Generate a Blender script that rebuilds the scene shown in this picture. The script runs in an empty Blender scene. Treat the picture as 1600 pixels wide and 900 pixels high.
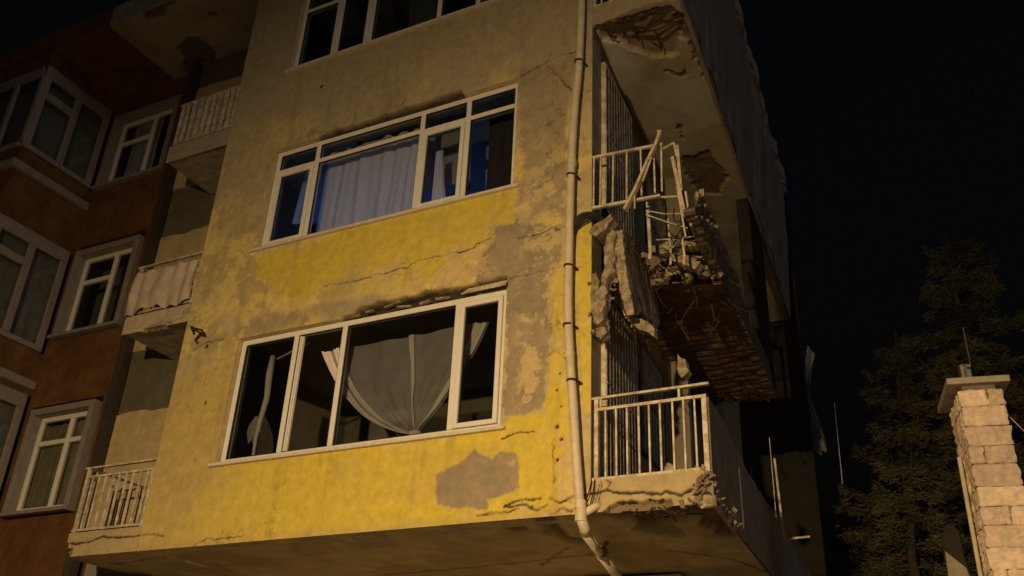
import bpy, bmesh, math, random
import numpy as np
from mathutils import Vector, Matrix, noise as mnoise
random.seed(7); rng = np.random.default_rng(7)
R = math.radians
scene = bpy.context.scene
C = scene.collection

# ------------------------------------------------------------------ camera
cam_d = bpy.data.cameras.new('camera'); cam = bpy.data.objects.new('camera', cam_d); C.objects.link(cam)
r_, u_, w_ = Vector((0.89222, 0.44962, 0.04214)), Vector((0.17612, -0.43237, 0.88433)), Vector((-0.41584, 0.78160, 0.46496))
M = Matrix((r_, u_, -w_)).transposed().to_4x4(); M.translation = Vector((3.3065, -7.9240, 1.4526))
cam.matrix_world = M
cam_d.sensor_width = 36; cam_d.lens = 33.545; cam_d.clip_start = 0.05; cam_d.clip_end = 3000
scene.camera = cam

# ------------------------------------------------------------------ night sky, added faint fill light, street lamp
world = bpy.data.worlds.new('World'); scene.world = world; world.use_nodes = True
nt = world.node_tree
sky = nt.nodes.new('ShaderNodeTexSky'); sky.sky_type = 'NISHITA'; sky.sun_disc = False
sky.sun_elevation = R(-4); sky.sun_rotation = R(200)
bg = nt.nodes['Background']; nt.links.new(sky.outputs[0], bg.inputs[0]); bg.inputs[1].default_value = 0.105
sun_d = bpy.data.lights.new('fill_sun', 'SUN'); sun_d.energy = 0.12; sun_d.angle = R(30); sun_d.color = (0.95, 0.93, 1.0)
sun = bpy.data.objects.new('fill_sun', sun_d); C.objects.link(sun); sun.rotation_euler = Vector((-0.90, 0.30, -0.32)).to_track_quat('-Z', 'Y').to_euler()  # broad cool sun lamp added as fill for dim upper and side walls
LAMP = Vector((1.6, -13.0, 4.8)); LAMP_AIM = LAMP + Vector((-0.06, 0.766, -0.643))
LAMP_POWER = 8000; LAMP_COL = (1.0, 0.68, 0.325)
vs = scene.view_settings; vs.view_transform = 'Standard'; vs.look = 'None'; vs.exposure = 0; vs.gamma = 1
scene.cycles.use_denoising = True
scene.cycles.max_bounces = 10; scene.cycles.transparent_max_bounces = 16

# ------------------------------------------------------------------ helpers
W = {}                                                   # world location of every object built
def tag(o, label=None, cat=None, group=None, kind=None):
    if label: o['label'] = label
    if cat: o['category'] = cat
    if group: o['group'] = group
    if kind: o['kind'] = kind
    return o
def thing(name, label, cat, loc, group=None):
    o = bpy.data.objects.new(name, None); C.objects.link(o); o.location = loc; o.empty_display_size = 0.3
    W[o] = Vector(loc); return tag(o, label, cat, group)
def link(name, me, loc, parent=None):
    o = bpy.data.objects.new(name, me); C.objects.link(o); W[o] = Vector(loc)
    if parent: o.parent = parent; o.location = Vector(loc) - W[parent]
    else: o.location = loc
    return o
def clone(o, off, parent=None, name=None):
    c = o.copy(); C.objects.link(c); p = parent or o.parent
    W[c] = W[o] + Vector(off); c.parent = p; c.location = W[c] - (W[p] if p else Vector())
    return c

class MB:
    def __init__(s): s.v = []; s.f = []
    def add(s, vs, fs):
        n = len(s.v); s.v += [tuple(v) for v in vs]; s.f += [tuple(i + n for i in f) for f in fs]; return s
    def obox(s, c, ax, h):
        c = Vector(c); ax = [Vector(a) for a in ax]; vs = []
        for sx in (-1, 1):
            for sy in (-1, 1):
                for sz in (-1, 1): vs.append(c + ax[0]*h[0]*sx + ax[1]*h[1]*sy + ax[2]*h[2]*sz)
        return s.add(vs, [(0,1,3,2),(4,6,7,5),(0,4,5,1),(2,3,7,6),(0,2,6,4),(1,5,7,3)])
    def box(s, x0, x1, y0, y1, z0, z1):
        return s.obox(((x0+x1)/2,(y0+y1)/2,(z0+z1)/2), ((1,0,0),(0,1,0),(0,0,1)), ((x1-x0)/2,(y1-y0)/2,(z1-z0)/2))
    def beam(s, a, b, w, d, up=(0,0,1)):
        a, b = Vector(a), Vector(b); t = (b-a).normalized(); up = Vector(up)
        if abs(t.dot(up)) > .95: up = Vector((0,1,0))
        n = t.cross(up).normalized(); m = n.cross(t)
        return s.obox((a+b)/2, (t, n, m), ((b-a).length/2, w/2, d/2))
    def tube(s, pts, r, n=8, cap=True):
        pts = [Vector(p) for p in pts]; base = len(s.v); ref = None
        rs = r if isinstance(r, (list, tuple)) else [r]*len(pts)
        for i, p in enumerate(pts):
            t = ((pts[min(i+1, len(pts)-1)]) - pts[max(i-1, 0)]).normalized()
            if ref is None: ref = t.orthogonal().normalized()
            a = (ref - t*ref.dot(t)).normalized(); ref = a; b = t.cross(a)
            for k in range(n):
                q = 2*math.pi*k/n; s.v.append(tuple(p + (a*math.cos(q) + b*math.sin(q))*rs[i]))
        for i in range(len(pts)-1):
            for k in range(n):
                k2 = (k+1) % n; o = base + i*n; s.f.append((o+k, o+k2, o+n+k2, o+n+k))
        if cap:
            s.f.append(tuple(base+k for k in reversed(range(n)))); o = base+(len(pts)-1)*n; s.f.append(tuple(o+k for k in range(n)))
        return s
    def prism(s, poly, lo, hi):                          # poly: list of 2-D points, lo/hi: functions to 3-D
        n = len(poly); vs = [lo(*p) for p in poly] + [hi(*p) for p in poly]
        fs = [tuple(range(n)), tuple(reversed(range(n, 2*n)))] + [(i, n+i, n+(i+1) % n, (i+1) % n) for i in range(n)]
        return s.add(vs, fs)
    def rock(s, c, size, seed=0, rough=.28, div=2, rot=None):
        bm = bmesh.new(); bmesh.ops.create_icosphere(bm, subdivisions=div, radius=1)
        rm = rot or Matrix.Rotation(seed*1.7, 3, 'Z') @ Matrix.Rotation(seed*.9, 3, 'X')
        vs = []
        for v in bm.verts:
            p = v.co.copy(); q = Vector((math.copysign(abs(p.x)**.55, p.x), math.copysign(abs(p.y)**.55, p.y), math.copysign(abs(p.z)**.55, p.z)))
            q *= 1 + rough*(mnoise.noise(p*1.6 + Vector((seed*3.1, seed, 0))) + .5*mnoise.noise(p*4 + Vector((seed, 0, seed*2))))
            vs.append(Vector(c) + rm @ Vector((q.x*size[0], q.y*size[1], q.z*size[2])))
        fs = [tuple(v.index for v in f.verts) for f in bm.faces]; bm.free(); return s.add(vs, fs)
    def build(s, name, mat, parent=None, smooth=False, bevel=0, seg=2):
        a = np.array(s.v, float); lo, hi = a.min(0), a.max(0); loc = ((lo[0]+hi[0])/2, (lo[1]+hi[1])/2, lo[2])
        me = bpy.data.meshes.new(name); me.from_pydata([tuple(q) for q in (a - np.array(loc))], [], s.f); me.update()
        if smooth: me.polygons.foreach_set('use_smooth', [True]*len(me.polygons))
        if mat: me.materials.append(mat)
        bm = bmesh.new(); bm.from_mesh(me); bmesh.ops.recalc_face_normals(bm, faces=bm.faces); bm.to_mesh(me); bm.free()
        o = link(name, me, loc, parent)
        if bevel:
            m = o.modifiers.new('bevel', 'BEVEL'); m.width = bevel; m.segments = seg; m.limit_method = 'ANGLE'
        return o

def spline(pts, n=6):
    P = [Vector(p) for p in pts]; P = [P[0]*2-P[1]] + P + [P[-1]*2-P[-2]]; out = []
    for i in range(1, len(P)-2):
        for k in range(n):
            t = k/n; a, b2, c, d = P[i-1], P[i], P[i+1], P[i+2]
            out.append(.5*((2*b2) + (c-a)*t + (2*a-5*b2+4*c-d)*t*t + (3*b2-a-3*c+d)*t**3))
    return out + [P[-2]]

# ------------------------------------------------------------------ numpy noise and relief sheets
def vnoise(x, y, seed=0):
    xi, yi = np.floor(x).astype(np.int64), np.floor(y).astype(np.int64); fx, fy = x-xi, y-yi
    fx = fx*fx*(3-2*fx); fy = fy*fy*(3-2*fy)
    def h(a, b):
        n = (a*374761393 + b*668265263 + seed*1442695041) & 0xffffffff
        n = ((n ^ (n >> 13))*1274126177) & 0xffffffff
        return ((n ^ (n >> 16)) & 0xffff)/65535.0
    return (h(xi,yi)*(1-fx)+h(xi+1,yi)*fx)*(1-fy) + (h(xi,yi+1)*(1-fx)+h(xi+1,yi+1)*fx)*fy
def fbm(x, y, sc, oct=4, seed=0, gain=.5):
    t = 0; a = 1; n = 0
    for o in range(oct):
        t = t + a*vnoise(x*sc + 13.7*o, y*sc + 7.1*o, seed+o); n += a; a *= gain; sc *= 2.03
    return t/n
def sst(a, b, x):
    t = np.clip((x-a)/(b-a), 0, 1); return t*t*(3-2*t)
def segd(px, py, pts, closed=False):
    d = np.full(px.shape, 1e9); n = len(pts)
    for i in range(n if closed else n-1):
        ax, ay = pts[i]; bx, by = pts[(i+1) % n]; dx, dy = bx-ax, by-ay
        t = np.clip(((px-ax)*dx + (py-ay)*dy)/(dx*dx+dy*dy+1e-12), 0, 1)
        d = np.minimum(d, (px-ax-t*dx)**2 + (py-ay-t*dy)**2)
    return np.sqrt(d)
def poly_sd(px, py, pts):                                # signed distance, positive inside
    ins = np.zeros(px.shape, bool); n = len(pts)
    for i in range(n):
        ax, ay = pts[i]; bx, by = pts[(i+1) % n]
        c = ((ay > py) != (by > py)) & (px < (bx-ax)*(py-ay)/(by-ay+1e-12) + ax); ins ^= c
    d = segd(px, py, pts, True); return np.where(ins, d, -d)
def mix(a, b, t): return a*(1-t[:, None]) + np.array(b)*t[:, None]

def grid_axis(breaks, step):
    out = [breaks[0]]
    for a, b in zip(breaks, breaks[1:]):
        n = max(1, int(round((b-a)/step))); out += list(a + (b-a)*np.arange(1, n+1)/n)
    return np.array(out)
def relief(name, mat, parent, us, vs, fn, keep=None, loc=(0,0,0), smooth=True):
    U, V = np.meshgrid(us, vs); nu, nv = len(us), len(vs); u, v = U.ravel(), V.ravel()
    P, col = fn(u, v); P = P - np.array(loc)
    i = (np.arange(nv-1)[:, None]*nu + np.arange(nu-1)[None, :]).ravel()
    F = np.stack([i, i+1, i+nu+1, i+nu], 1)
    if keep is not None:
        uc = (us[:-1]+us[1:])/2; vc = (vs[:-1]+vs[1:])/2; UC, VC = np.meshgrid(uc, vc); F = F[keep(UC.ravel(), VC.ravel())]
    used = np.unique(F); remap = np.full(nu*nv, -1); remap[used] = np.arange(len(used)); F = remap[F]; P = P[used]; col = col[used]
    me = bpy.data.meshes.new(name); me.vertices.add(len(P)); me.vertices.foreach_set('co', P.ravel())
    me.loops.add(F.size); me.loops.foreach_set('vertex_index', F.ravel().astype(np.int32))
    me.polygons.add(len(F)); me.polygons.foreach_set('loop_start', (np.arange(len(F))*4).astype(np.int32))
    me.polygons.foreach_set('use_smooth', np.full(len(F), smooth))
    me.update(calc_edges=True); me.validate()
    at = me.color_attributes.new('albedo', 'FLOAT_COLOR', 'POINT')
    at.data.foreach_set('color', np.concatenate([np.clip(col, .004, .9), np.ones((len(col), 1))], 1).ravel())
    me.materials.append(mat); return link(name, me, loc, parent)

# ------------------------------------------------------------------ materials
def mat(name, col, rough=.8, var=.25, scale=6, bump=.3, bscale=40, metal=0, attr=None, spec=.3, col2=None, detail=6):
    m = bpy.data.materials.new(name); m.use_nodes = True; n = m.node_tree; b = n.nodes['Principled BSDF']
    tc = n.nodes.new('ShaderNodeTexCoord'); geo = n.nodes.new('ShaderNodeNewGeometry')
    vec = geo.outputs['Position']
    nz = n.nodes.new('ShaderNodeTexNoise'); nz.inputs['Scale'].default_value = scale; nz.inputs['Detail'].default_value = detail; nz.inputs['Roughness'].default_value = .62
    n.links.new(vec, nz.inputs['Vector'])
    mr = n.nodes.new('ShaderNodeMapRange'); mr.inputs[1].default_value = .3; mr.inputs[2].default_value = .7
    mr.inputs[3].default_value = 1-var; mr.inputs[4].default_value = 1+var; n.links.new(nz.outputs['Fac'], mr.inputs[0])
    mx = n.nodes.new('ShaderNodeMix'); mx.data_type = 'RGBA'; mx.blend_type = 'MULTIPLY'; mx.inputs[0].default_value = 1
    if attr:
        a = n.nodes.new('ShaderNodeAttribute'); a.attribute_name = attr; n.links.new(a.outputs['Color'], mx.inputs[6])
    elif col2:
        m2 = n.nodes.new('ShaderNodeMix'); m2.data_type = 'RGBA'; m2.inputs[6].default_value = (*col, 1); m2.inputs[7].default_value = (*col2, 1)
        nz2 = n.nodes.new('ShaderNodeTexNoise'); nz2.inputs['Scale'].default_value = scale*.37; nz2.inputs['Detail'].default_value = 5
        n.links.new(vec, nz2.inputs['Vector'])
        m2r = n.nodes.new('ShaderNodeMapRange'); m2r.inputs[1].default_value = .42; m2r.inputs[2].default_value = .6; n.links.new(nz2.outputs['Fac'], m2r.inputs[0])
        n.links.new(m2r.outputs[0], m2.inputs[0]); n.links.new(m2.outputs[2], mx.inputs[6])
    else: mx.inputs[6].default_value = (*col, 1)
    n.links.new(mr.outputs[0], mx.inputs[7]); n.links.new(mx.outputs[2], b.inputs['Base Color'])
    b.inputs['Roughness'].default_value = rough; b.inputs['Metallic'].default_value = metal; b.inputs['Specular IOR Level'].default_value = spec
    if name == 'split_stone':                               # every block its own tone
        oi = n.nodes.new('ShaderNodeObjectInfo'); hv = n.nodes.new('ShaderNodeHueSaturation'); r2 = n.nodes.new('ShaderNodeMapRange'); r2.inputs[3].default_value = .72; r2.inputs[4].default_value = 1.12; n.links.new(oi.outputs['Random'], r2.inputs[0]); n.links.new(r2.outputs[0], hv.inputs['Value']); n.links.new(mx.outputs[2], hv.inputs['Color']); n.links.new(hv.outputs[0], b.inputs['Base Color'])
    if bump:
        bz = n.nodes.new('ShaderNodeTexNoise'); bz.inputs['Scale'].default_value = bscale; bz.inputs['Detail'].default_value = 5; n.links.new(vec, bz.inputs['Vector'])
        bp = n.nodes.new('ShaderNodeBump'); bp.inputs['Strength'].default_value = bump; bp.inputs['Distance'].default_value = .01
        n.links.new(bz.outputs['Fac'], bp.inputs['Height']); n.links.new(bp.outputs[0], b.inputs['Normal'])
    return m
def glass_mat(name, tint, ior=1.45, rough=.02):
    m = bpy.data.materials.new(name); m.use_nodes = True; n = m.node_tree; n.nodes.remove(n.nodes['Principled BSDF'])
    t = n.nodes.new('ShaderNodeBsdfTransparent'); t.inputs[0].default_value = (*tint, 1)
    g = n.nodes.new('ShaderNodeBsdfGlossy'); g.inputs['Roughness'].default_value = rough
    f = n.nodes.new('ShaderNodeFresnel'); ge = n.nodes.new('ShaderNodeNewGeometry'); iv = n.nodes.new('ShaderNodeMapRange')   # same reflectance from both faces of the thin pane
    iv.inputs[3].default_value = ior; iv.inputs[4].default_value = 1/ior; n.links.new(ge.outputs['Backfacing'], iv.inputs[0]); n.links.new(iv.outputs[0], f.inputs[0])
    x = n.nodes.new('ShaderNodeMixShader'); n.links.new(f.outputs[0], x.inputs[0]); n.links.new(t.outputs[0], x.inputs[1]); n.links.new(g.outputs[0], x.inputs[2])
    n.links.new(x.outputs[0], n.nodes['Material Output'].inputs[0]); return m
def sheer_mat(name, col, opac, trans=.4):
    m = bpy.data.materials.new(name); m.use_nodes = True; n = m.node_tree; n.nodes.remove(n.nodes['Principled BSDF'])
    d = n.nodes.new('ShaderNodeBsdfDiffuse'); d.inputs[0].default_value = (*col, 1)
    tl = n.nodes.new('ShaderNodeBsdfTranslucent'); tl.inputs[0].default_value = (*col, 1)
    a = n.nodes.new('ShaderNodeMixShader'); a.inputs[0].default_value = trans; n.links.new(d.outputs[0], a.inputs[1]); n.links.new(tl.outputs[0], a.inputs[2])
    t = n.nodes.new('ShaderNodeBsdfTransparent'); x = n.nodes.new('ShaderNodeMixShader')
    wv = n.nodes.new('ShaderNodeTexNoise'); wv.inputs['Scale'].default_value = 9; geo = n.nodes.new('ShaderNodeNewGeometry'); n.links.new(geo.outputs['Position'], wv.inputs['Vector'])
    mr = n.nodes.new('ShaderNodeMapRange'); mr.inputs[3].default_value = opac-.1; mr.inputs[4].default_value = min(1, opac+.1); n.links.new(wv.outputs['Fac'], mr.inputs[0])
    n.links.new(mr.outputs[0], x.inputs[0]); n.links.new(t.outputs[0], x.inputs[1]); n.links.new(a.outputs[0], x.inputs[2])
    n.links.new(x.outputs[0], n.nodes['Material Output'].inputs[0]); return m

m_plaster = mat('painted_plaster', (1,1,1), .9, .16, 9, .45, 55, attr='albedo')
m_soffit = mat('soffit_plaster', (1,1,1), .9, .18, 5, .35, 40, attr='albedo')
m_conc = mat('concrete', (.30,.27,.22), .92, .3, 8, .7, 35, col2=(.36,.31,.23))
m_cream = mat('cream_plaster', (.50,.40,.22), .9, .2, 7, .5, 40)
m_yside = mat('yellow_side', (.60,.42,.06), .9, .25, 6, .5, 40)
m_brokenc = mat('broken_concrete', (.36,.30,.21), .95, .45, 24, 1.0, 45, col2=(.22,.17,.11))
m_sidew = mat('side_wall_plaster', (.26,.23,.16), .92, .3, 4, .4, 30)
m_parapet = mat('parapet_plaster', (.24,.21,.16), .9, .28, 5, .4, 35)
m_pvc = mat('white_pvc', (.78,.76,.72), .45, .06, 12, .03, 60, spec=.45)
m_sill = mat('stone_sill', (.62,.57,.48), .7, .15, 15, .2, 60)
m_iron = mat('cream_painted_iron', (.62,.56,.44), .55, .3, 22, .25, 90, col2=(.42,.35,.24))
m_rust = mat('rusty_steel', (.055,.032,.02), .85, .4, 25, .5, 80)
m_grille = mat('dark_iron', (.16,.14,.11), .6, .3, 20, .2, 80)
m_pipe = mat('cream_pvc_pipe', (.62,.54,.40), .5, .15, 8, .08, 50, spec=.4)
m_gl_dark = glass_mat('window_glass', (.78,.80,.78))
m_gl_blue = glass_mat('blue_tinted_glass', (.82,.87,.96))
m_room = mat('room_wall', (.24,.21,.16), .95, .2, 3, 0)
m_roomb = mat('blue_room_wall', (.22,.35,.60), .95, .15, 3, 0)
m_redw = mat('red_render', (.125,.054,.020), .92, .35, 4, .5, 50, col2=(.155,.075,.026))
m_redtrim = mat('pale_trim', (.27,.23,.21), .8, .15, 9, .2, 50)
m_stone = mat('split_stone', (.80,.65,.52), .95, .22, 14, 1.0, 22, col2=(.86,.67,.51))
m_mortar = mat('mortar', (.22,.19,.15), .95, .3, 20, .6, 50)
m_cap = mat('stone_cap', (.42,.37,.30), .85, .2, 10, .3, 50)
m_steel = mat('flue_steel', (.62,.56,.42), .28, .15, 10, .05, 40, metal=1)
m_asph = mat('paving', (.36,.32,.26), .9, .25, 3, .4, 30)
m_road = mat('asphalt', (.06,.06,.06), .9, .25, 4, .5, 60)
m_bark = mat('bark', (.07,.05,.035), .95, .3, 12, .8, 20)
m_leaf = mat('conifer_needles', (.085,.095,.045), .8, .55, 1.0, 0, col2=(.13,.12,.06))
m_black = mat('black_cable', (.025,.022,.02), .6, .2, 10, 0)
m_wood = mat('splintered_wood', (.50,.42,.30), .85, .35, 18, .6, 40)
m_cloth = mat('beige_cloth', (.52,.44,.35), .95, .15, 6, .2, 60)
m_sheer = sheer_mat('sheer_white', (.84,.76,.84), .52, .25)
m_hem = sheer_mat('white_hem', (.90,.84,.86), .94, .2)
m_bluecur = sheer_mat('pale_blue_curtain', (.50,.62,.90), .94, .45)
m_whitecur = sheer_mat('white_curtain', (.90,.84,.84), .96, .22)
m_browncur = mat('brown_curtain', (.05,.035,.025), .95, .3, 6, .1, 40)
m_plastic = sheer_mat('grey_plastic', (.40,.39,.38), .9, .3)
m_darkp = mat('near_black_plaster', (.025,.021,.016), .95, .3, 4, .4, 30)  # near-black plaster; on rear wall and columns the colour stands in for shade
m_lampm = mat('lamp_metal', (.25,.25,.25), .4, .1, 10, 0, metal=1)

# ------------------------------------------------------------------ ground
g = MB(); g.add([(-400,-400,-.35),(400,-400,-.35),(400,1200,-.35),(-400,1200,-.35)], [(0,1,2,3)])
tag(g.build('ground', mat('earth', (.12,.10,.07), .95, .3, 1, .3, 10)), 'dark earth ground around the buildings', kind='structure')
g = MB(); g.box(-60, 60, -12.5, -5.2, -.30, -.20); tag(g.build('street', m_road), 'asphalt street in front of the building', kind='structure')
g = MB(); g.box(-60, 60, -5.0, 14, -.30, -.06); tag(g.build('pavement', m_asph), 'paved forecourt under the overhanging storey', kind='structure')
g = MB(); g.box(-60, 60, -5.196, -5.004, -.30, -.055); tag(g.build('kerb', m_conc), 'concrete kerb along the street', kind='structure')

# ------------------------------------------------------------------ yellow building
SK = math.tan(R(4.5))
def S(d, y): return d - SK*y                             # side of the building: distance d outwards from its wall at depth y
yb = thing('yellow_building', 'yellow apartment block with peeling paint, big front windows and wrecked balconies on its right corner', 'building', (-2.8, 0, -.06))
X0 = -5.62; ZB = 3.69; ZT = 13.2
WIN = [(-4.67,-.97,4.62,6.21), (-4.67,-.96,7.47,9.04), (-4.70,-.96,10.44,12.1)]
NOTCH1 = [(-3.17,6.20),(-3.12,6.245),(-2.98,6.26),(-2.92,6.32),(-2.74,6.325),(-2.66,6.36),(-2.48,6.34),(-2.3,6.345),(-2.16,6.33),(-2.02,6.37),(-1.85,6.335),(-1.7,6.33),(-1.5,6.31),(-1.36,6.33),(-1.15,6.33),(-.975,6.335),(-.975,6.20)]
NOTCH2 = [(-3.96,9.03),(-3.93,9.10),(-3.7,9.12),(-3.4,9.095),(-3.1,9.115),(-2.85,9.11),(-2.6,9.14),(-2.3,9.12),(-2.0,9.15),(-1.80,9.14),(-1.72,9.03)]
YA = [(-4.71,7.41),(-3.64,7.43),(-2.7,7.48),(-.85,7.49),(-.86,7.12),(-.9,6.94),(-1.15,6.96),(-1.17,6.79),(-1.33,6.67),(-1.72,6.47),(-2.13,6.41),(-2.57,6.46),(-3.11,6.43),(-3.68,6.5),(-4.19,6.64),(-4.57,6.99)]
YB = [(-4.51,4.58),(-3.16,4.6),(-.94,4.62),(-.84,4.69),(-.49,4.74),(-.4,5.0),(-.22,5.04),(-.17,3.89),(-.30,3.66),(-1.07,3.6),(-2.23,3.6),(-3.87,3.6),(-5.28,3.7),(-4.92,4.23)]
YC = [(-.43,6.3),(-.26,6.5),(-.17,6.4),(-.17,4.7),(-.45,4.8),(-.40,5.56)]
YD = [(-.14,6.74),(.06,6.74),(.06,4.65),(-.05,4.65),(-.13,5.65)]
GA = [(-.83,7.45),(-.86,7.12),(-.88,6.97),(-.48,6.84),(-.33,6.86),(-.33,6.28),(-.53,6.17),(-.43,5.56),(-.5,5.01),(-.52,4.75),(-.84,4.71),(-.93,4.73),(-.96,6.21),(-1.34,6.27),(-1.38,6.46),(-1.3,6.68),(-1.17,6.79),(-1.15,6.98),(-.9,6.94)]
GB = [(-1.68,4.21),(-1.39,4.29),(-1.25,4.43),(-1.12,4.34),(-1.03,4.3),(-.95,4.36),(-.77,4.33),(-.72,4.15),(-.72,3.97),(-1.07,3.9),(-1.05,3.8),(-1.26,3.84),(-1.62,3.88)]
GC = [(-.94,9.14),(-.29,9.11),(-.29,6.98),(-.71,7.0),(-.82,7.36)]
GD = [(-4.16,6.46),(-3.3,6.47),(-2.57,6.46),(-2.21,6.36),(-3.08,6.24),(-4.61,6.22),(-4.72,6.38)]
CR = [[(-2.25,6.73),(-2.16,6.76),(-1.98,6.77),(-1.83,6.75),(-1.68,6.77),(-1.52,6.76),(-1.42,6.77),(-1.38,6.83),(-1.18,6.85)],
 [(-3.47,6.7),(-2.96,6.68),(-2.51,6.7),(-2.25,6.73)], [(-.88,6.77),(-.72,6.77),(-.53,6.78),(-.47,6.81),(-.39,6.77),(-.29,6.78)],
 [(-.94,6.29),(-.83,6.28),(-.7,6.29),(-.54,6.30)], [(-1.16,3.76),(-.93,3.76),(-.74,3.78)], [(-.87,3.83),(-.78,3.81),(-.68,3.83),(-.54,3.76),(-.43,3.79)],
 [(-.87,3.84),(-.68,3.87),(-.51,3.86)], [(-.41,3.86),(-.3,3.81),(-.15,3.86),(0,3.87)], [(-.4,3.70),(-.34,3.71),(-.3,3.75),(-.19,3.73)], [(-.94,4.51),(-.81,4.54),(-.58,4.54)],
 [(-.39,4.41),(-.38,4.26),(-.38,4.11),(-.36,4.0)], [(-5.62,3.875),(-5.45,3.86),(-5.25,3.84)], [(-4.78,3.7),(-4.6,3.76),(-4.42,3.76),(-4.06,3.75)],
 [(-5.43,6.17),(-5.24,6.26),(-4.92,6.25)], [(-.14,8.49),(-.62,9.13),(-.54,9.25)], [(-.95,9.06),(-.6,9.16),(-.3,9.2),(-.1,9.18)]]
def notch(x, z):
    n = (fbm(x, z, 9, 3, 31)-.5)*.05
    return np.maximum(sst(-.008, .012, poly_sd(x, z, NOTCH1)+n*.5), .95*sst(-.008, .012, poly_sd(x, z, NOTCH2)+n*.7))
def facade_fn(x, z):
    n1 = fbm(x, z, 1.6, 5, 1)-.5; n2 = fbm(x, z, 7, 4, 9)-.5; n3 = fbm(x, z, 26, 3, 17)-.5; n4 = fbm(x, z, 3.2, 5, 23)-.5
    ochre = np.array((.66,.525,.20)); col = np.tile(ochre, (len(x), 1))
    col = mix(col, (.50,.42,.235), sst(-.06, .10, n1 + .25*n2 + .03)); col = mix(col, (.40,.32,.165), sst(.05, .12, n4 + .55*n2 + .3*n3)*.6)             # worn grey-beige bloom
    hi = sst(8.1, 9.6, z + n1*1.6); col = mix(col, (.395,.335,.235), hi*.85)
    lowleft = sst(6.3, 5.6, z)*sst(-3.0, -4.6, x); col = mix(col, (.50,.385,.13), lowleft*.75)
    warp = n2*.22 + n3*.05 + n1*.25
    n5 = fbm(x, z, 60, 2, 19)-.5; ya = sst(-.02, .03, poly_sd(x, z, YA) + warp*.85 + n5*.05 - .02) ; ya *= 1-.75*sst(.02, .05, n4+.5*n3+.25*n5)*sst(6.95, 6.65, z)
    ybm = sst(-.02, .05, poly_sd(x, z, YB) + warp*1.0 + n5*.05); ybm *= sst(-5.6, -3.4, x + n1*.8)*.8 + .2
    yc = sst(-.01, .012, poly_sd(x, z, YC) + n2*.14 + n3*.08)*sst(-.05, .0, n2+n3*.8+n5*.3+.09)
    yd = sst(-.010, .010, poly_sd(x, z, YD) + n2*.03 + n3*.02 + .01)
    yel = np.maximum.reduce([ya, ybm, yc, yd])
    fresh = np.array((.63,.50,.078)); dirt = sst(-.05, .25, n4 + .3*n3)
    ycol = mix(np.tile(fresh, (len(x), 1)), (.58,.45,.115), dirt*.7)
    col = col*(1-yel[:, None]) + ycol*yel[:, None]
    e = n2*.09 + n3*.05 + n5*.02
    yd_ = yd; ga = (1-np.maximum(yd, yc*.8))*np.maximum.reduce([sst(-.008, .008, poly_sd(x, z, GA) + e*1.3), sst(-.014, .016, poly_sd(x, z, GB) + e*.6), .85*sst(-.03, .05, poly_sd(x, z, GC)+e*1.6), .6*sst(-.05, .08, poly_sd(x, z, GD)+e*2)])
    gcol = mix(np.tile(np.array((.36,.29,.195)), (len(x), 1)), (.31,.255,.175), sst(-.1, .2, n4))
    col = col*(1-ga[:, None]) + gcol*ga[:, None]
    # crumbled cream flakes along the right column and under the first floor windows
    band = np.clip(sst(-.95, -.7, x)*sst(8.4, 7.4, z) + sst(6.95, 6.75, z)*sst(6.3, 6.45, z)*sst(-3.6,-2.4,x)*sst(-.9,-1.4,x), 0, 1)
    band = band*sst(-.12, -.17, x)*(1-.6*yc); fl = band*sst(.045, .07, fbm(x, z, 4.5, 4, 41)-.5 + n3*.5 + n5*.2); col = mix(col, (.62,.49,.25), fl*.75)
    # long weather stains and small holes
    st = sst(.10, .26, fbm(x*5, z*.5, 1.3, 4, 51)-.5); col = col*(1-.12*st[:, None])
    holes = np.zeros(len(x))
    for hx, hz, hr in [(-.36,4.93,.016),(-.35,4.55,.022),(-.30,4.42,.02),(-.34,4.22,.02),(-5.02,5.42,.022),(-5.2,6.2,.03),(-.33,5.1,.014),(-4.05,9.95,.03),(-5.0,4.7,.012),(-.31,4.75,.012)]:
        holes = np.maximum(holes, sst(hr*1.3, hr*.6, np.hypot(x-hx, z-hz)))
    cr = np.zeros(len(x)); wx, wz = x + n3*.05, z + n2*.06 + n3*.03
    for k, c in enumerate(CR):
        wd = .0085 if k in (4, 5, 6, 7, 8, 11) else .0052
        cr = np.maximum(cr, sst(wd*1.9, wd*.7, segd(wx, wz, c)))
    cr = np.maximum(cr, .45*sst(.016, .004, np.abs(fbm(x, z, 3.1, 4, 61)-.5))*sst(.02, .16, fbm(x, z, .9, 2, 71)-.5)*(z < 9.3))
    nt_ = notch(x, z); shaded_brick = mix(np.tile(np.array((.065,.045,.028)), (len(x), 1)), (.03,.021,.014), sst(-.1, .1, fbm(x*.35, z*3, 9, 3, 81)-.5))  # broken brick, near-black: the void's shade is put into its colour
    col = col*(1-nt_[:, None]) + shaded_brick*nt_[:, None]
    d = cr*(.45+.45*sst(-.12,.1,n2)) + holes*.9; col = col*(1-np.clip(d, 0, .93)[:, None])
    bot = sst(3.80, 3.70, z + n2*.1)*.35; col = mix(col, (.42,.33,.2), bot)
    y = n1*.012 + n2*.006 + n3*.0035 - yel*.005*(1-ga) - fl*.006 + cr*.012 + holes*.02 + nt_*(.115 + (fbm(x*.5, z*2.5, 10, 3, 85)-.5)*.09)
    edge = np.minimum(1, np.minimum(np.abs(x-X0), np.abs(x))/.05); y = y*np.clip(edge + .3, 0, 1)
    return np.stack([x, y, z], 1), col
us = grid_axis([X0, -4.70, -4.67, -.97, -.96, 0], .0105); vs_ = grid_axis([ZB, 4.62, 6.21, 7.47, 9.04, 10.44, 12.1, ZT], .0105)
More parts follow.
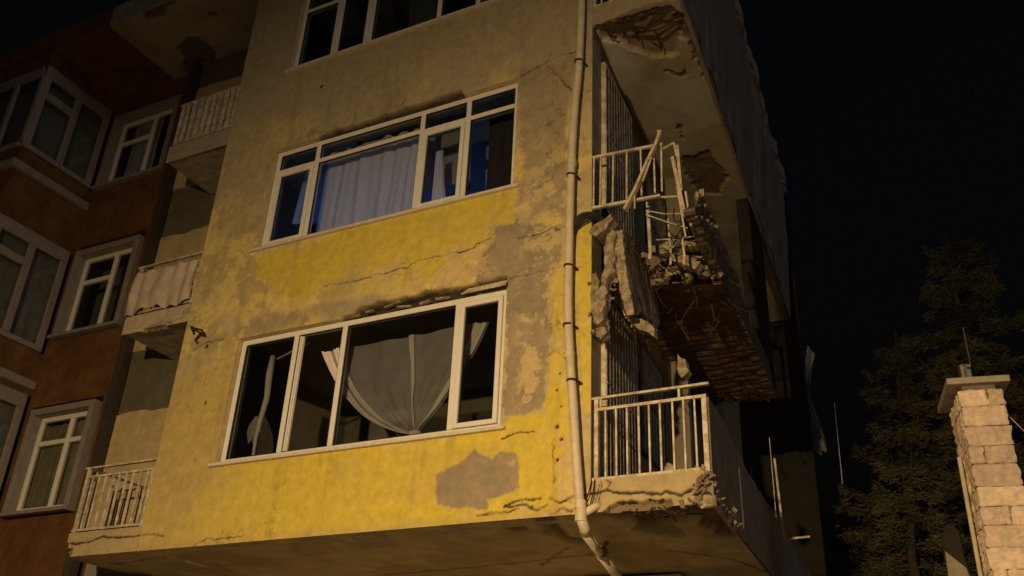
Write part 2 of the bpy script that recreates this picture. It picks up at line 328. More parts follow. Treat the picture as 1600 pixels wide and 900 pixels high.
def keepf(x, z):
    k = np.ones(len(x), bool)
    for a, b, c, d in WIN: k &= ~((x > a) & (x < b) & (z > c) & (z < d))
    return k
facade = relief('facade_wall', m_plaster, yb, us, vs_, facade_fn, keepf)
# body of the wall behind the skin, round the three openings
b = MB()
b.box(X0, -4.705, .13, .26, ZB, ZT); b.box(-.955, -.005, .13, .26, ZB, ZT)
for z0, z1 in [(ZB, 4.60), (6.36, 7.45), (9.17, 10.42), (12.12, ZT)]: b.box(-4.7, -.96, .13, .26, z0, z1)
b.build('wall_core', m_conc, yb)
b = MB()
for x0, x1, z0, z1 in WIN:                               # reveals of each opening
    b.add([(x0,-.0,z0),(x0,.26,z0),(x0,.26,z1),(x0,0,z1)], [(0,1,2,3)]); b.add([(x1,0,z0),(x1,.26,z0),(x1,.26,z1),(x1,0,z1)], [(3,2,1,0)])
    b.add([(x0,.0,z0),(x1,0,z0),(x1,.26,z0),(x0,.26,z0)], [(0,1,2,3)])
    xs = np.linspace(x0, x1, 120); yy = facade_fn(xs, np.full(120, z1))[0][:, 1]
    vv = [(x, y, z1) for x, y in zip(xs, yy)] + [(x, .26, z1) for x in xs]
    b.add(vv, [(i, i+1, 121+i, 120+i) for i in range(119)])
b.build('window_reveal', m_cream, yb)

# windows ------------------------------------------------------------
def pvc_window(parent, x0, x1, z0, z1, y, mull, trans, sash, glass, label=None, fw=.065, open_col=(), glassmap=None, surr=None):
    """mull: x of mullion centres; trans: {column: z of transom}; sash: set of (column, 'lo'/'hi')"""
    f = MB(); h = fw; yf, yk = y, y+.075
    f.box(x0, x0+h, yf, yk, z0, z1); f.box(x1-h, x1, yf, yk, z0, z1)
    f.box(x0+h, x1-h, yf, yk, z0, z0+h); f.box(x0+h, x1-h, yf, yk, z1-h, z1)
    for m in mull: f.box(m-h*.5, m+h*.5, yf-.004, yk, z0+h+.001, z1-h-.001)
    ed = [x0+h] + [v for m in mull for v in (m-h*.5, m+h*.5)] + [x1-h]; cols = [(ed[2*i], ed[2*i+1]) for i in range(len(mull)+1)]
    for c, z in trans.items(): f.box(cols[c][0]+.001, cols[c][1]-.001, yf-.002, yk, z-h*.45, z+h*.45)
    w = f.build('window', m_pvc, parent, bevel=.006, seg=1)
    if label: w['label'] = label
    for c, (a, b2) in enumerate(cols):
        cells = [('lo', z0+h, trans[c]-h*.45), ('hi', trans[c]+h*.45, z1-h)] if c in trans else [('lo', z0+h, z1-h)]
        for nm, za, zb in cells:
            ia, ib, iza, izb = a, b2, za, zb
            if (c, nm) in sash:
                s = MB(); t = .052; y0, y1 = yf-.016, yk-.02; e = .006
                s.box(a+e, a+e+t, y0, y1, za+e, zb-e); s.box(b2-e-t, b2-e, y0, y1, za+e, zb-e); s.box(a+e+t, b2-e-t, y0, y1, za+e, za+e+t); s.box(a+e+t, b2-e-t, y0, y1, zb-e-t, zb-e)
                s.build('sash', m_pvc, w, bevel=.005, seg=1); ia, ib, iza, izb = a+e+t, b2-e-t, za+e+t, zb-e-t
            gk = MB(); t = .012                             # dark rubber gasket round each pane
            gk.box(ia, ia+t, yf+.012, yf+.03, iza, izb); gk.box(ib-t, ib, yf+.012, yf+.03, iza, izb); gk.box(ia+t, ib-t, yf+.012, yf+.03, iza, iza+t); gk.box(ia+t, ib-t, yf+.012, yf+.03, izb-t, izb)
            gk.build('gasket', m_black, w)
            if c in open_col: continue
            p = MB(); yy = yf+.034; p.box(ia, ib, yy, yy+.006, iza, izb); p.build('pane', (glassmap or {}).get((c, nm), glass), w)
    return w
w1 = pvc_window(yb, -4.665, -.975, 4.625, 6.205, .07, [-3.82, -3.115, -1.60], {}, {(3, 'lo')}, m_gl_dark, 'wide window with a gathered white curtain and a broken lintel', open_col=(1,))
s = MB(); s.box(-3.785, -3.755, .085, .12, 4.70, 6.13); s.box(-3.75, -3.735, .10, .13, 4.70, 6.13); s.build('sash', m_pvc, w1)   # edge of the slid-open sash
w2 = pvc_window(yb, -4.665, -.965, 7.475, 9.035, .07, [-3.965, -2.33, -1.665], {0:8.70, 1:8.715, 2:8.70, 3:8.70}, {(0,'lo'), (2,'lo')}, m_gl_blue, 'wide window lit bluish with pale curtains inside', glassmap={(k,'hi'): m_gl_dark for k in range(4)})
w3 = pvc_window(yb, -4.695, -.965, 10.445, 12.095, .07, [-4.02, -3.39, -2.26, -1.66], {0:11.62, 2:11.62, 4:11.62}, {(1,'lo')}, m_gl_dark, 'dark window high on the front wall, cut by the picture top')
def sill(win, x0, x1, z):
    s = MB(); s.box(x0, x1, -.055, .078, z-.038, z); o = s.build('sill', m_sill, win, bevel=.008); return o
sill(w1, -4.73, -.90, 4.622); sill(w2, -4.76, -.87, 7.472); sill(w3, -4.74, -.93, 10.442)
# torn metal lath and broken plaster edge in the notch over the lowest window
s = MB()
for k in range(4): s.beam((-1.55+.02*k, .03+.012*k, 6.235+.02*k), (-1.0, .035+.01*k, 6.245+.02*k), .012, .012)
s.build('lath', m_iron, yb)
for k in range(6):
    x = -2.95 + k*.23 + random.uniform(-.06, .06); s = MB(); z = 6.225 + random.uniform(0, .07)
    s.obox((x, .05+random.uniform(0,.03), z), (Vector((1, random.uniform(-.2,.2), random.uniform(-.12,.12))).normalized(), Vector((0,1,0)), Vector((random.uniform(-.1,.1),0,1))), (random.uniform(.05,.12), .02, random.uniform(.006,.016)))
    s.build('broken_brick', m_brokenc, yb)

# rooms --------------------------------------------------------------
b = MB(); b.box(X0+.05, -.05, 3.4, 3.5, ZB, ZT); b.box(X0+.02, X0+.1, .27, 3.4, ZB, ZT); b.build('room_wall', m_room, yb)
def slab_poly(d, yfront, yback, xl): return [(xl, yfront), (S(d, yfront), yfront), (S(d, yback), yback), (xl, yback)]
for z0, z1 in [(6.6, 6.9), (9.5, 9.78)]:
    b = MB(); b.prism([(X0+.03, .262), (S(-.03, .262), .262), (S(-.03, 9), 9), (X0+.03, 9)], lambda x, y: (x, y, z0), lambda x, y: (x, y, z1)); b.build('floor_slab', m_conc, yb)
b = MB(); b.prism([(X0+.03, .262), (S(-.03, .262), .262), (S(-.03, 9), 9), (X0+.03, 9)], lambda x, y: (x, y, 3.88), lambda x, y: (x, y, 3.97)); b.build('floor_slab', m_conc, yb)
# roof slab / top terrace whose underside shows at the upper left and along the right edge
TOPD = [[(-7.53,.32),(-7.34,.4),(-7.28,.6),(-7.31,.83),(-7.6,1.1),(-8.0,1.43),(-8.13,1.41),(-8.2,.97),(-7.93,.73),(-7.88,.49)], [(-6.75,-.07),(-6.64,.12),(-6.71,.18),(-6.78,.04)], [(-7.83,-.30),(-7.51,-.20),(-7.26,-.36),(-7.02,-.36),(-7.15,-.43),(-7.69,-.43)]]
def topsoff(x, y):
    n = fbm(x, y, 9, 3, 5)-.5; m = np.zeros(len(x))
    for p in TOPD: m = np.maximum(m, sst(-.015, .015, poly_sd(x, y, p) + n*.12))
    m = np.maximum(m, .8*sst(.006, .002, segd(x+n*.03, y, [(-8.1,.75),(-7.9,.95),(-7.7,1.15),(-7.5,1.1)])))
    col = mix(np.tile(np.array((.34,.29,.235)), (len(x), 1)), (.27,.23,.185), sst(-.1, .15, fbm(x, y, 1.3, 4, 6)-.5)); col = mix(col, (.12,.085,.06), m*.9)
    return np.stack([x, y, 12.40 + m*.04 + n*.004], 1), col
ts = relief('roof_soffit', m_soffit, yb, grid_axis([-8.45, X0], .03), grid_axis([-.43, 1.62], .03), topsoff)
redge = [(S(1.28 + random.uniform(-.07, .03), y), y) for y in np.arange(-.43, 9.01, .23)]
b = MB(); b.prism([(-8.45,-.43)] + redge + [(-8.45, 9)], lambda x, y: (x, y, 12.46), lambda x, y: (x, y, 12.78))
b.box(-8.47, -8.452, -.43, 9, 12.38, 12.78); b.box(-8.45, S(1.28,-.43), -.45, -.432, 12.38, 12.78)
b.prism([(X0+.01, -.43)] + [(x-.03*((i*7) % 3), y) for i, (x, y) in enumerate(redge)] + [(X0+.01, 9)], lambda x, y: (x, y, 12.385), lambda x, y: (x, y, 12.455)); b.build('roof_slab', m_conc, yb)
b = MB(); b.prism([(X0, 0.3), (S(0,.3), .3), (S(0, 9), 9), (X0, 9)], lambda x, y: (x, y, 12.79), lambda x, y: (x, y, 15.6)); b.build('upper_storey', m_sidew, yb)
b = MB(); b.prism([(X0, 8.8), (S(1.24, 8.8), 8.8), (S(1.24, 9.0), 9.0), (X0, 9.0)], lambda x, y: (x, y, ZB), lambda x, y: (x, y, 12.38)); b.build('rear_wall', m_darkp, yb)
b = MB(); b.box(-6.4, -.2, 2.6, 2.8, -.06, 3.66); b.box(-.2, .0, 2.6, 8.5, -.06, 3.66); b.build('ground_floor_wall', m_cream, yb)

# underside of the overhanging storey ---------------------------------
SP = [[(.1,-.03),(.31,-.05),(.75,-.05),(.91,.07),(1.09,-.05),(1.2,.01),(1.15,.65),(1.0,1.45),(.81,1.21),(.88,.43),(.55,.62),(.41,.72),(.25,.8),(.16,.7),(.36,.51),(.19,.36),(.14,.05)],
      [(-.61,-.02),(-.33,-.01),(-.50,.32),(-.56,.75),(-.36,1.0),(-.40,1.12),(-.60,1.08),(-.69,.90),(-.64,.48)], [(-.96,.15),(-.82,.18),(-.81,.41),(-.93,.46),(-1.0,.31)], [(.30,.80),(.52,.74),(.62,.92),(.45,1.1),(.3,1.02)]]
def soff1(x, y):
    n = fbm(x, y, 8, 3, 15)-.5; n2 = fbm(x, y, 2.2, 4, 16)-.5; m = np.zeros(len(x))
    for i, p in enumerate(SP): m = np.maximum(m, (1, .9, .8, .6)[i]*sst(-.04, .05, poly_sd(x, y, p) + n*.22))
    ln = np.zeros(len(x))
    for c in [[(-5.6,2.15),(-2.21,1.82),(-.44,1.54)], [(.2,1.6),(.7,2.2),(.9,3)], [(-.75,1.2),(-1.4,1.95)], [(-6.6,.5),(-5.6,.35),(-5.2,.42)]]: ln = np.maximum(ln, sst(.03, .012, segd(x+n*.05, y+n*.08, c)))
    rid = (fbm(x, y, 14, 3, 19)-.5)
    col = mix(np.tile(np.array((.40,.335,.21)), (len(x), 1)), (.31,.255,.16), sst(-.1, .15, n2)); col = mix(col, (.085,.058,.034), m*.92); col = col*(1-.6*ln[:, None])
    z = 3.69 + m*(.085 + rid*.09) + n2*.01 + ln*.012 + sst(.4, 0, y)*0
    xo = np.minimum(x, S(1.12, y)); return np.stack([xo, y, z], 1), col
relief('soffit', m_soffit, yb, grid_axis([-6.82, -1.6, 1.13], .022), grid_axis([0, 3.2, 9], .022 if False else .03), soff1)
b = MB(); b.box(-6.82, X0-.002, .02, .95, 3.80, 3.97)
b.build('balcony_slab', m_cream, yb, bevel=.012)

# left loggias ---------------------------------------------------------
def frontband(name, x0, x1, z0, z1, cracks, parent, broken=None, base=(.47,.375,.20), y=-.004):
    def fn(x, z):
        n = fbm(x, z, 12, 3, 25)-.5; n2 = fbm(x, z, 3, 3, 26)-.5; col = mix(np.tile(np.array(base), (len(x), 1)), (.36,.30,.20), sst(-.1, .2, n2)*.6)
        cr = np.zeros(len(x))
        for c, wd in cracks: cr = np.maximum(cr, sst(wd*1.5, wd*.6, segd(x+n*.02, z+n*.045, c)))
        br = np.zeros(len(x))
        for p in (broken or []): br = np.maximum(br, sst(-.012, .012, poly_sd(x, z, p) + n*.07))
        col = mix(col, (.16,.12,.08), br*.85); col = col*(1-.88*cr[:, None])
        return np.stack([x, y + n*.008 + cr*.02 + br*(.07+n*.06), z], 1), col
    return relief(name, m_plaster, parent, grid_axis([x0, x1], .011), grid_axis([z0, z1], .011), fn)
frontband('balcony_edge', -6.82, X0+.002, 3.69, 3.975, [([(-6.81,3.86),(-6.6,3.845),(-6.44,3.85),(-6.3,3.88),(-6.19,3.9),(-6.0,3.87),(-5.81,3.86),(-5.62,3.875)], .011)], yb, [[(-6.83,3.69),(-6.70,3.69),(-6.72,3.78),(-6.83,3.84)]])
def loggia_slab(z0, z1, brk):
    b = MB(); n = 14; top = [(-6.8, 0), (X0-.003, 0), (X0-.003, .95), (-6.8, .95)]
    b.prism(top, lambda x, y: (x, y, z0+.03), lambda x, y: (x, y, z1)); b.build('balcony_slab', m_conc, yb)
    frontband('balcony_edge', -6.80, X0+.002, z0, z1, [([(-6.3,z0+.05),(-6.1,z0+.08),(-5.9,z0+.04),(-5.7,z0+.09)], .008)] if brk else [], yb, [[(-6.45,z0-.02),(-6.35,z0+.05),(-6.15,z0+.06),(-6.05,z0+.03),(-6.0,z0-.02)], [(-5.74,z0+.14),(-5.62,z0+.16),(-5.6,z0+.22),(-5.7,z0+.2)]] if brk else None, base=(.50,.42,.30) if brk else (.36,.31,.24))
loggia_slab(6.62, 6.88, True); loggia_slab(9.42, 9.72, False)
b = MB(); b.box(X0, X0+.24, .262, .95, ZB, 12.38); b.build('loggia_side_wall', m_cream, yb)
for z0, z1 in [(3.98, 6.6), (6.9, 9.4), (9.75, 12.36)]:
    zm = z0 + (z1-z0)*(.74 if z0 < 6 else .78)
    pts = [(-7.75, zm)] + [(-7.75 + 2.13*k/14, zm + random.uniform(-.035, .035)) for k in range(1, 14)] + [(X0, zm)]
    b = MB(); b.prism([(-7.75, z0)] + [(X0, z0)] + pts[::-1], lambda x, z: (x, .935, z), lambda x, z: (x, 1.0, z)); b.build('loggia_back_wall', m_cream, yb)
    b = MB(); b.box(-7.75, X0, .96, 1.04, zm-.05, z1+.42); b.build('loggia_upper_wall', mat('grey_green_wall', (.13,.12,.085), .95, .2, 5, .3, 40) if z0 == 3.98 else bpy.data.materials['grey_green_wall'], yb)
b = MB(); b.box(-7.80, -7.66, .80, .93, 3.6, 12.3); b.build('loggia_pipe_duct', mat('dark_duct', (.05,.04,.03), .9, .2, 6, .2, 40), yb)

# railings --------------------------------------------------------------
def railing(label, x0, x1, zt, zb, nbar, y=.03, second=True, flat=None, posts=(True, True), material=None, lean=0, parent=yb):
    m_ = material or m_iron; r = MB(); rt = .018
    r.beam((x0-.04, y, zt), (x1+.03, y, zt-lean), .045, .022); 
    zz = zt
    if second: zz = zt-.115; r.beam((x0, y, zz), (x1, y, zz-lean), .036, .028)
    r.beam((x0-.02, y, zb), (x1, y, zb), .036, .028)
    if posts[0]: r.beam((x0+.02, y, zb-.03), (x0+.02, y, zt-.012), .04, .04)
    if posts[1]: r.beam((x1-.02, y, zb-.03), (x1-.02, y, zt-.012 if not second else zz-.02), .045, .05)
    o = r.build('balcony_railing', m_, parent); o['label'] = label
    first = None
    for k in range(nbar):
        x = x0 + (x1-x0)*(k+1)/(nbar+1)
        if first is None:
            q = MB(); w = flat or .017; q.box(x-w/2, x+w/2, y-.009, y+.009, zb+.015, zz-.015); first = q.build('bar', m_, o); fx = x
        else: clone(first, (x-fx + random.uniform(-.006, .006), 0, 0))
    return o
rail1L = railing('lowest left railing of slim bars', -6.80, X0-.01, 4.79, 4.01, 9, flat=.028)
s = MB(); s.beam((-6.78, .05, 4.79), (-6.78, .93, 4.79), .04, .022); s.beam((-6.78, .05, 4.02), (-6.78, .93, 4.02), .03, .025)
for k in range(6): s.beam((-6.78, .15+.14*k, 4.03), (-6.78, .15+.14*k, 4.78), .018, .018)
s.build('return_rail', m_iron, rail1L)
rail2L = railing('left railing covered by hanging beige cloth', -6.78, X0-.01, 7.66, 6.93, 5)
s = MB(); s.beam((-6.76, .05, 7.66), (-6.76, .93, 7.66), .04, .022); s.build('return_rail', m_iron, rail2L)
rail3L = railing('highest left railing of broad flat slats', -6.76, X0-.005, 10.50, 9.77, 8, flat=.075, second=False)
rail1R = railing('intact railing of round bars on the lowest right balcony', .03, 1.115, 4.79, 4.0, 9, y=.03)
for sx in (.86, .09):
    s = MB(); s.tube([(sx,.03,4.69), (sx,.03,4.785)], .013, 6); s.build('spacer', m_iron, rail1R)
# broken railing on the collapsed middle balcony
r = MB(); r.beam((-.07,.02,7.61), (.80,.02,7.555), .03, .028); r.beam((-.07,.02,6.955), (.50,.02,6.93), .034, .03); r.beam((.50,.02,6.93), (.74,.06,6.945), .034, .026); r.beam((.62,.04,6.94), (.93,.20,6.97), .02, .02)
r.tube([(-.05,.02,7.61), (-.065,-.01,7.70), (-.06,-.02,7.72)], .012, 6); r.tube([(-.06,.02,6.955), (-.07,.0,7.05), (-.03,0,7.06)], .012, 6)
r.beam((-.03,.02,6.955), (-.03,.02,7.61), .018, .018)
brk = r.build('balcony_railing', m_iron, yb); brk['label'] = 'bent railing hanging over the collapsed balcony'
for x, lx in [(.02,-.005), (.10,-.01), (.245,-.012), (.40,-.01), (.555,.0), (.70,.0), (.785,-.01)]:
    q = MB(); q.beam((x, .02, 7.59-.05*x), (x+lx, .02, 6.965), .017, .017); q.build('bar', m_iron, brk)
railing('dark railing on the highest right balcony', .0, 1.10, 10.5, 9.81, 9, y=.03)
# bent corner remains of the middle railing
q = MB(); q.beam((.90,.02,7.36), (1.0,.05,6.62), .035, .03); q.beam((.93,.05,7.0), (.985,.08,6.4), .018, .03); q.beam((.955,.03,7.5), (.965,.06,6.95), .03, .02); q.beam((.80,.03,7.50), (.93,.0,7.52), .016, .02); q.beam((.93,0,7.52), (.945,.03,7.36), .02, .02)
q.beam((1.0,.1,6.95), (1.03,.14,6.55), .02, .035); q.build('bent_corner_post', m_wood, brk)

# side wall, doors and grilles ------------------------------------------
DOORS = [(.16, 1.42, 4.02, 6.12), (.16, 1.42, 6.98, 9.18), (1.75, 2.9, 4.8, 6.2), (2.2, 3.4, 7.4, 9.0)]
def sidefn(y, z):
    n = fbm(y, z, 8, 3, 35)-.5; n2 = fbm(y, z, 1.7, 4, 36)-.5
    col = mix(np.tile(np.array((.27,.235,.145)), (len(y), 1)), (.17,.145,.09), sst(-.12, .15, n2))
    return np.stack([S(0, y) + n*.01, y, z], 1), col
ysg = grid_axis([.005, .16, 1.42, 1.75, 2.2, 2.9, 3.4, 9], .06); zsg = grid_axis([ZB, 4.02, 4.8, 6.12, 6.2, 6.98, 7.4, 9.0, 9.18, 12.4], .06)
def keeps(y, z):
    k = np.ones(len(y), bool)
    for a, b_, c, d in DOORS: k &= ~((y > a) & (y < b_) & (z > c) & (z < d))
    return k
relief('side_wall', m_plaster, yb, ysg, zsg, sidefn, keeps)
dk = mat('dark_room', (.03,.026,.02), .95, .2, 4, 0)
for a, b_, c, d in DOORS:
    q = MB(); q.prism([(S(-.28, a), a), (S(-.22, a), a), (S(-.22, b_), b_), (S(-.28, b_), b_)], lambda x, y: (x, y, c), lambda x, y: (x, y, d)); q.build('balcony_door', dk, yb)
    q = MB()
    for yy in (a, b_-.05): q.prism([(S(-.22,yy),yy),(S(-.02,yy),yy),(S(-.02,yy+.05),yy+.05),(S(-.22,yy+.05),yy+.05)], lambda x, y: (x, y, c), lambda x, y: (x, y, d))
    q.prism([(S(-.22,a+.05),a+.05),(S(-.02,a+.05),a+.05),(S(-.02,b_-.05),b_-.05),(S(-.22,b_-.05),b_-.05)], lambda x, y: (x, y, d-.05), lambda x, y: (x, y, d)); q.build('door_frame', m_pvc, yb)
def grille(y0, y1, z0, z1, n, label, d=.03, post=True):
    q = MB()
    for z in (z0, z0+(z1-z0)*.5, z1): q.beam((S(d,y0), y0, z), (S(d,y1), y1, z), .03, .02)
    for yy in (y0, y1): q.beam((S(d,yy), yy, z0), (S(d,yy), yy, z1), .02, .022)
    if post: q.beam((S(d-.02,y0), y0, z0-.02), (S(d-.02,y0), y0, z1+.03), .05, .05)
    o = q.build('window_grille', m_iron if post else m_grille, yb); o['label'] = label
    f0 = None
    for k in range(n):
        y = y0 + (y1-y0)*(k+1)/(n+1)
        if f0 is None: c = MB(); c.box(S(d,y)-.011, S(d,y)+.011, y-.011, y+.011, z0+.01, z1-.01); f0 = c.build('bar', m_iron, o); y_ = y
        else: clone(f0, (S(d,y)-S(d,y_), y-y_, 0))
grille(.28, 1.38, 4.1, 6.02, 9, 'tall iron grille over the lowest side door', .07)
grille(.30, 1.38, 7.15, 9.12, 9, 'tall iron grille over the middle side door', .07)
grille(1.78, 2.88, 4.85, 6.15, 8, 'small iron grille over the lower side window', .02, False)
grille(2.25, 3.35, 7.45, 8.95, 8, 'small iron grille over the upper side window', .02, False)

# right balconies --------------------------------------------------------
def strip(name, m_, d0, d1, y0, y1, z0, z1, jag=0, ny=24, lean=0, top=None, bev=0):
    q = MB(); ys = np.linspace(y0, y1, ny); n = ny
    for i, y in enumerate(ys):
        zt = (top(y) if top else z1) + (random.uniform(-jag, jag) if jag else 0); zb = z0 + (random.uniform(-jag, jag)*.6 if jag else 0)
        q.v += [(S(d0,y), y, zb), (S(d1,y), y, zb), (S(d1+lean,y), y, zt), (S(d0+lean,y), y, zt)]
    for i in range(n-1):
        a, b2 = i*4, i*4+4
        for k in range(4): q.f.append((a+k, a+(k+1) % 4, b2+(k+1) % 4, b2+k))
    q.f += [(0,3,2,1), ((n-1)*4, (n-1)*4+1, (n-1)*4+2, (n-1)*4+3)]
    return q.build(name, m_, yb)
# lowest balcony
strip('balcony_slab', m_conc, .0, 1.10, .10, 8.7, 3.88, 3.97)
frontband('balcony_edge', -.002, 1.10, 3.69, 3.985, [([(-.07,3.86),(.08,3.87),(.15,3.89),(.28,3.84),(.48,3.84),(.55,3.82),(.71,3.82),(.86,3.78),(.98,3.83),(1.1,3.93)], .013), ([(.15,3.89),(.2,3.95),(.16,3.99)], .006), ([(.02,3.7),(.10,3.98)], .004), ([(.06,3.7),(.12,3.98)], .004)], yb,
   [[(.12,3.68),(.2,3.735),(.33,3.78),(.45,3.74),(.55,3.76),(.64,3.73),(.76,3.75),(.8,3.68)], [(.95,3.68),(.96,3.80),(1.04,3.90),(1.12,3.99),(1.13,3.68)], [(1.0,3.86),(1.12,3.99),(1.12,3.84)]])
strip('balcony_parapet', m_parapet, 1.08, 1.13, .05, 8.7, 3.72, 4.68, .012, 60, top=lambda y: 4.68 if y < 1.1 else (4.62 if y < 1.7 else 4.56))
# middle balcony: slab survives further back, ribbed where its hollow blocks show
def rib(y, d):
    n = fbm(y, d, 6, 3, 45)-.5; w = np.abs(((y + n*.05) % .17)/.17 - .5)*2; edge = .75 + .55*np.clip(d, 0, 1.1) + n*.35
    rb = sst(.75, .95, w); z = 6.585 + rb*.012 + n*.03 - .22*sst(3.5, .8, y)*0
    col = mix(np.tile(np.array((.20,.13,.07)), (len(y), 1)), (.10,.065,.035), np.clip(rb + sst(0, .2, n)*.5, 0, 1))
    return np.stack([S(d, y), np.minimum(np.maximum(y, edge), 5.0 + n*1.6), z + .30*n*sst(2.4, .8, y) - .10*sst(2.6, .9, y)*sst(.2, 1.0, d)], 1), col
relief('balcony_soffit', m_soffit, yb, grid_axis([.7, 5.3], .03), grid_axis([0, 1.09], .03), rib)
ys = [(0, .80), (.15, .92), (.3, .86), (.45, 1.05), (.6, .95), (.75, 1.12), (.9, 1.2), (1.09, 1.30)]
q = MB(); q.prism([(S(d, y+.12), y+.12) for d, y in ys] + [(S(1.09, 4.9), 4.9), (S(.8, 5.15), 5.15), (S(.5, 4.85), 4.85), (S(.2, 5.2), 5.2), (S(0, 5.0), 5.0)], lambda x, y: (x, y, 6.66), lambda x, y: (x, y, 6.88)); q.build('balcony_slab', m_brokenc, yb)
strip('edge_beam', mat('darkened_concrete', (.13,.105,.07), .95, .45, 7, .8, 30), 1.01, 1.13, -.08, 5.1, 6.58, 6.93, .014, 110, top=lambda y: 6.61 + min(.32, max(0, y+.08)*.75, max(0, 5.1-y)*.6))  # beam colour darkened so its lit underside stays dim
q = MB()
for k in range(14): q.rock((S(1.10, .2+.1*k), .2+.1*k, 6.94+random.uniform(-.01,.02)), (.03, .07, random.uniform(.015,.035)), k+40, .5, 1)
q.build('broken_coping', m_brokenc, yb)
strip('edge_strip', m_conc, 1.10, 1.15, .35, 2.4, 7.02, 7.10, .02, 30)
# top balcony with its spalled soffit and bare reinforcement
R3 = [(.06,.03),(-.02,.06),(-.01,.27),(.12,.35),(.23,.45),(.28,.58),(.41,.75),(.53,.87),(.69,.87),(.78,.86),(.95,.46),(1.03,.22),(.93,.06),(.6,.03),(.38,.02)]
R3D = [[(.17,2.87),(.3,3.0),(.55,2.9),(.56,3.28),(.62,3.65),(.35,4.1),(.10,3.95),(.05,3.4)], [(.52,1.1),(.6,1.17),(.68,1.22),(.77,1.17),(.76,1.3),(.65,1.36),(.57,1.25)], [(.84,1.06),(.96,.92),(.96,1.06),(.90,1.14)], [(.9,.3),(1.06,.2),(1.05,2.2),(.93,1.5),(.97,.9)], [(.33,2.2),(.38,2.25),(.30,2.55),(.26,2.5)]]
def soff3(y, d):
    x = S(d, y); n = fbm(x, y, 10, 3, 55)-.5; n2 = fbm(x, y, 1.8, 4, 56)-.5
    m = sst(-.02, .03, poly_sd(x, y, R3) + n*.09); m2 = np.zeros(len(x))
    for p in R3D: m2 = np.maximum(m2, sst(-.015, .02, poly_sd(x, y, p) + n*.10))
    blk = sst(.8, 1.0, np.abs(((x*1.0+.1*n) % .19)/.19-.5)*2)*m
    col = mix(np.tile(np.array((.44,.40,.32)), (len(x), 1)), (.36,.31,.22), sst(-.12, .12, n2 + .12*(d-.5))); left = sst(.55, .1, d)*sst(1.4, .5, y); col = mix(col, (.62,.61,.60), left*.85)  # whiter patch near the wall: cool light put into the soffit colour
    col = mix(col, (.29,.205,.14), m*.9); col = mix(col, (.13,.085,.055), np.clip(m2*.85, 0, 1))
    col = col*(1-.75*sst(.006,.002,segd(x+n*.02,y,[(.2,.62),(.28,.66),(.32,.7)]))[:, None])
    return np.stack([x, y, 9.5 + m*(.06 + n*.018) + m2*(.03 + n*.03) + n2*.008], 1), col
relief('balcony_soffit', m_soffit, yb, grid_axis([0, 1.2, 8.7], .016), grid_axis([0, 1.1], .016), soff3)
strip('balcony_slab', m_conc, .0, 1.10, .02, 8.7, 9.62, 9.78)
frontband('balcony_edge', -.002, 1.10, 9.5, 9.785, [], yb, [[(.1,9.49),(.3,9.53),(.6,9.57),(.9,9.55),(1.02,9.49)]], base=(.36,.30,.22))
def swall(y, z):
    n = fbm(y, z, 3, 4, 65)-.5; st = sst(.0, .3, fbm(y*3.1, z*.30, 1.7, 5, 66)-.44)*sst(-.15, .2, fbm(y, z, .8, 3, 68)-.45); col = mix(np.tile(np.array((.21,.185,.15)), (len(y), 1)), (.36,.33,.29), st*.8); col = mix(col, (.15,.125,.10), sst(.05,.25,n)*.7)
    low = np.clip(1-(z-9.47)/.5, 0, 1); z = z + low*np.maximum(0, fbm(y, y*0, 2.6, 4, 69)-.47)*.9; bump = fbm(y, z, 6, 3, 70)-.5
    return np.stack([S(1.112 + (z-9.5)*.045, y) + n*.05 + bump*.02, y, z], 1), col
relief('balcony_side_wall', m_plaster, yb, grid_axis([.0, 8.7], .03), grid_axis([9.47, 12.39], .04), swall)
strip('balcony_parapet', m_parapet, 1.06, 1.105, .02, 8.7, 9.49, 10.42, 0, 40)
rb = MB()
for (a, b2) in [((.06,.03),(.45,.02)), ((.22,.08),(.98,.03)), ((.31,.13),(.72,.10)), ((.25,.25),(1.0,.27)), ((.40,.34),(1.01,.33)), ((.68,.11),(1.01,.13))]:
    o = MB(); mid = ((a[0]+b2[0])/2, (a[1]+b2[1])/2); o.tube([(a[0],a[1],9.515), (mid[0],mid[1]+random.uniform(-.008,.008),9.46+random.uniform(-.008,.008)), (b2[0],b2[1],9.515)], .0105, 6); o.build('rebar', m_rust, yb)
for (a, b2) in [((.31,.10),(.30,.27)), ((.45,.10),(.42,.44)), ((.65,.36),(.62,.70)), ((.54,.43),(.66,.44)), ((.12,.08),(.15,.25)), ((.15,.17),(.2,.28))]:
    o = MB(); o.tube([(a[0],a[1],9.50), ((a[0]+b2[0])/2+.01,(a[1]+b2[1])/2,9.45), (b2[0],b2[1],9.48)], .0105, 6); o.build('rebar', m_rust, yb)
for k in range(7):
    a = rng.uniform(.2, .95); o = MB(); o.tube([(a, .06, 3.71), (a+rng.uniform(-.1,.1), .05+rng.uniform(0,.1), 3.66), (a+rng.uniform(-.15,.15), .16+rng.uniform(0,.3), 3.68)], .007, 6); o.build('rebar', m_rust, yb)
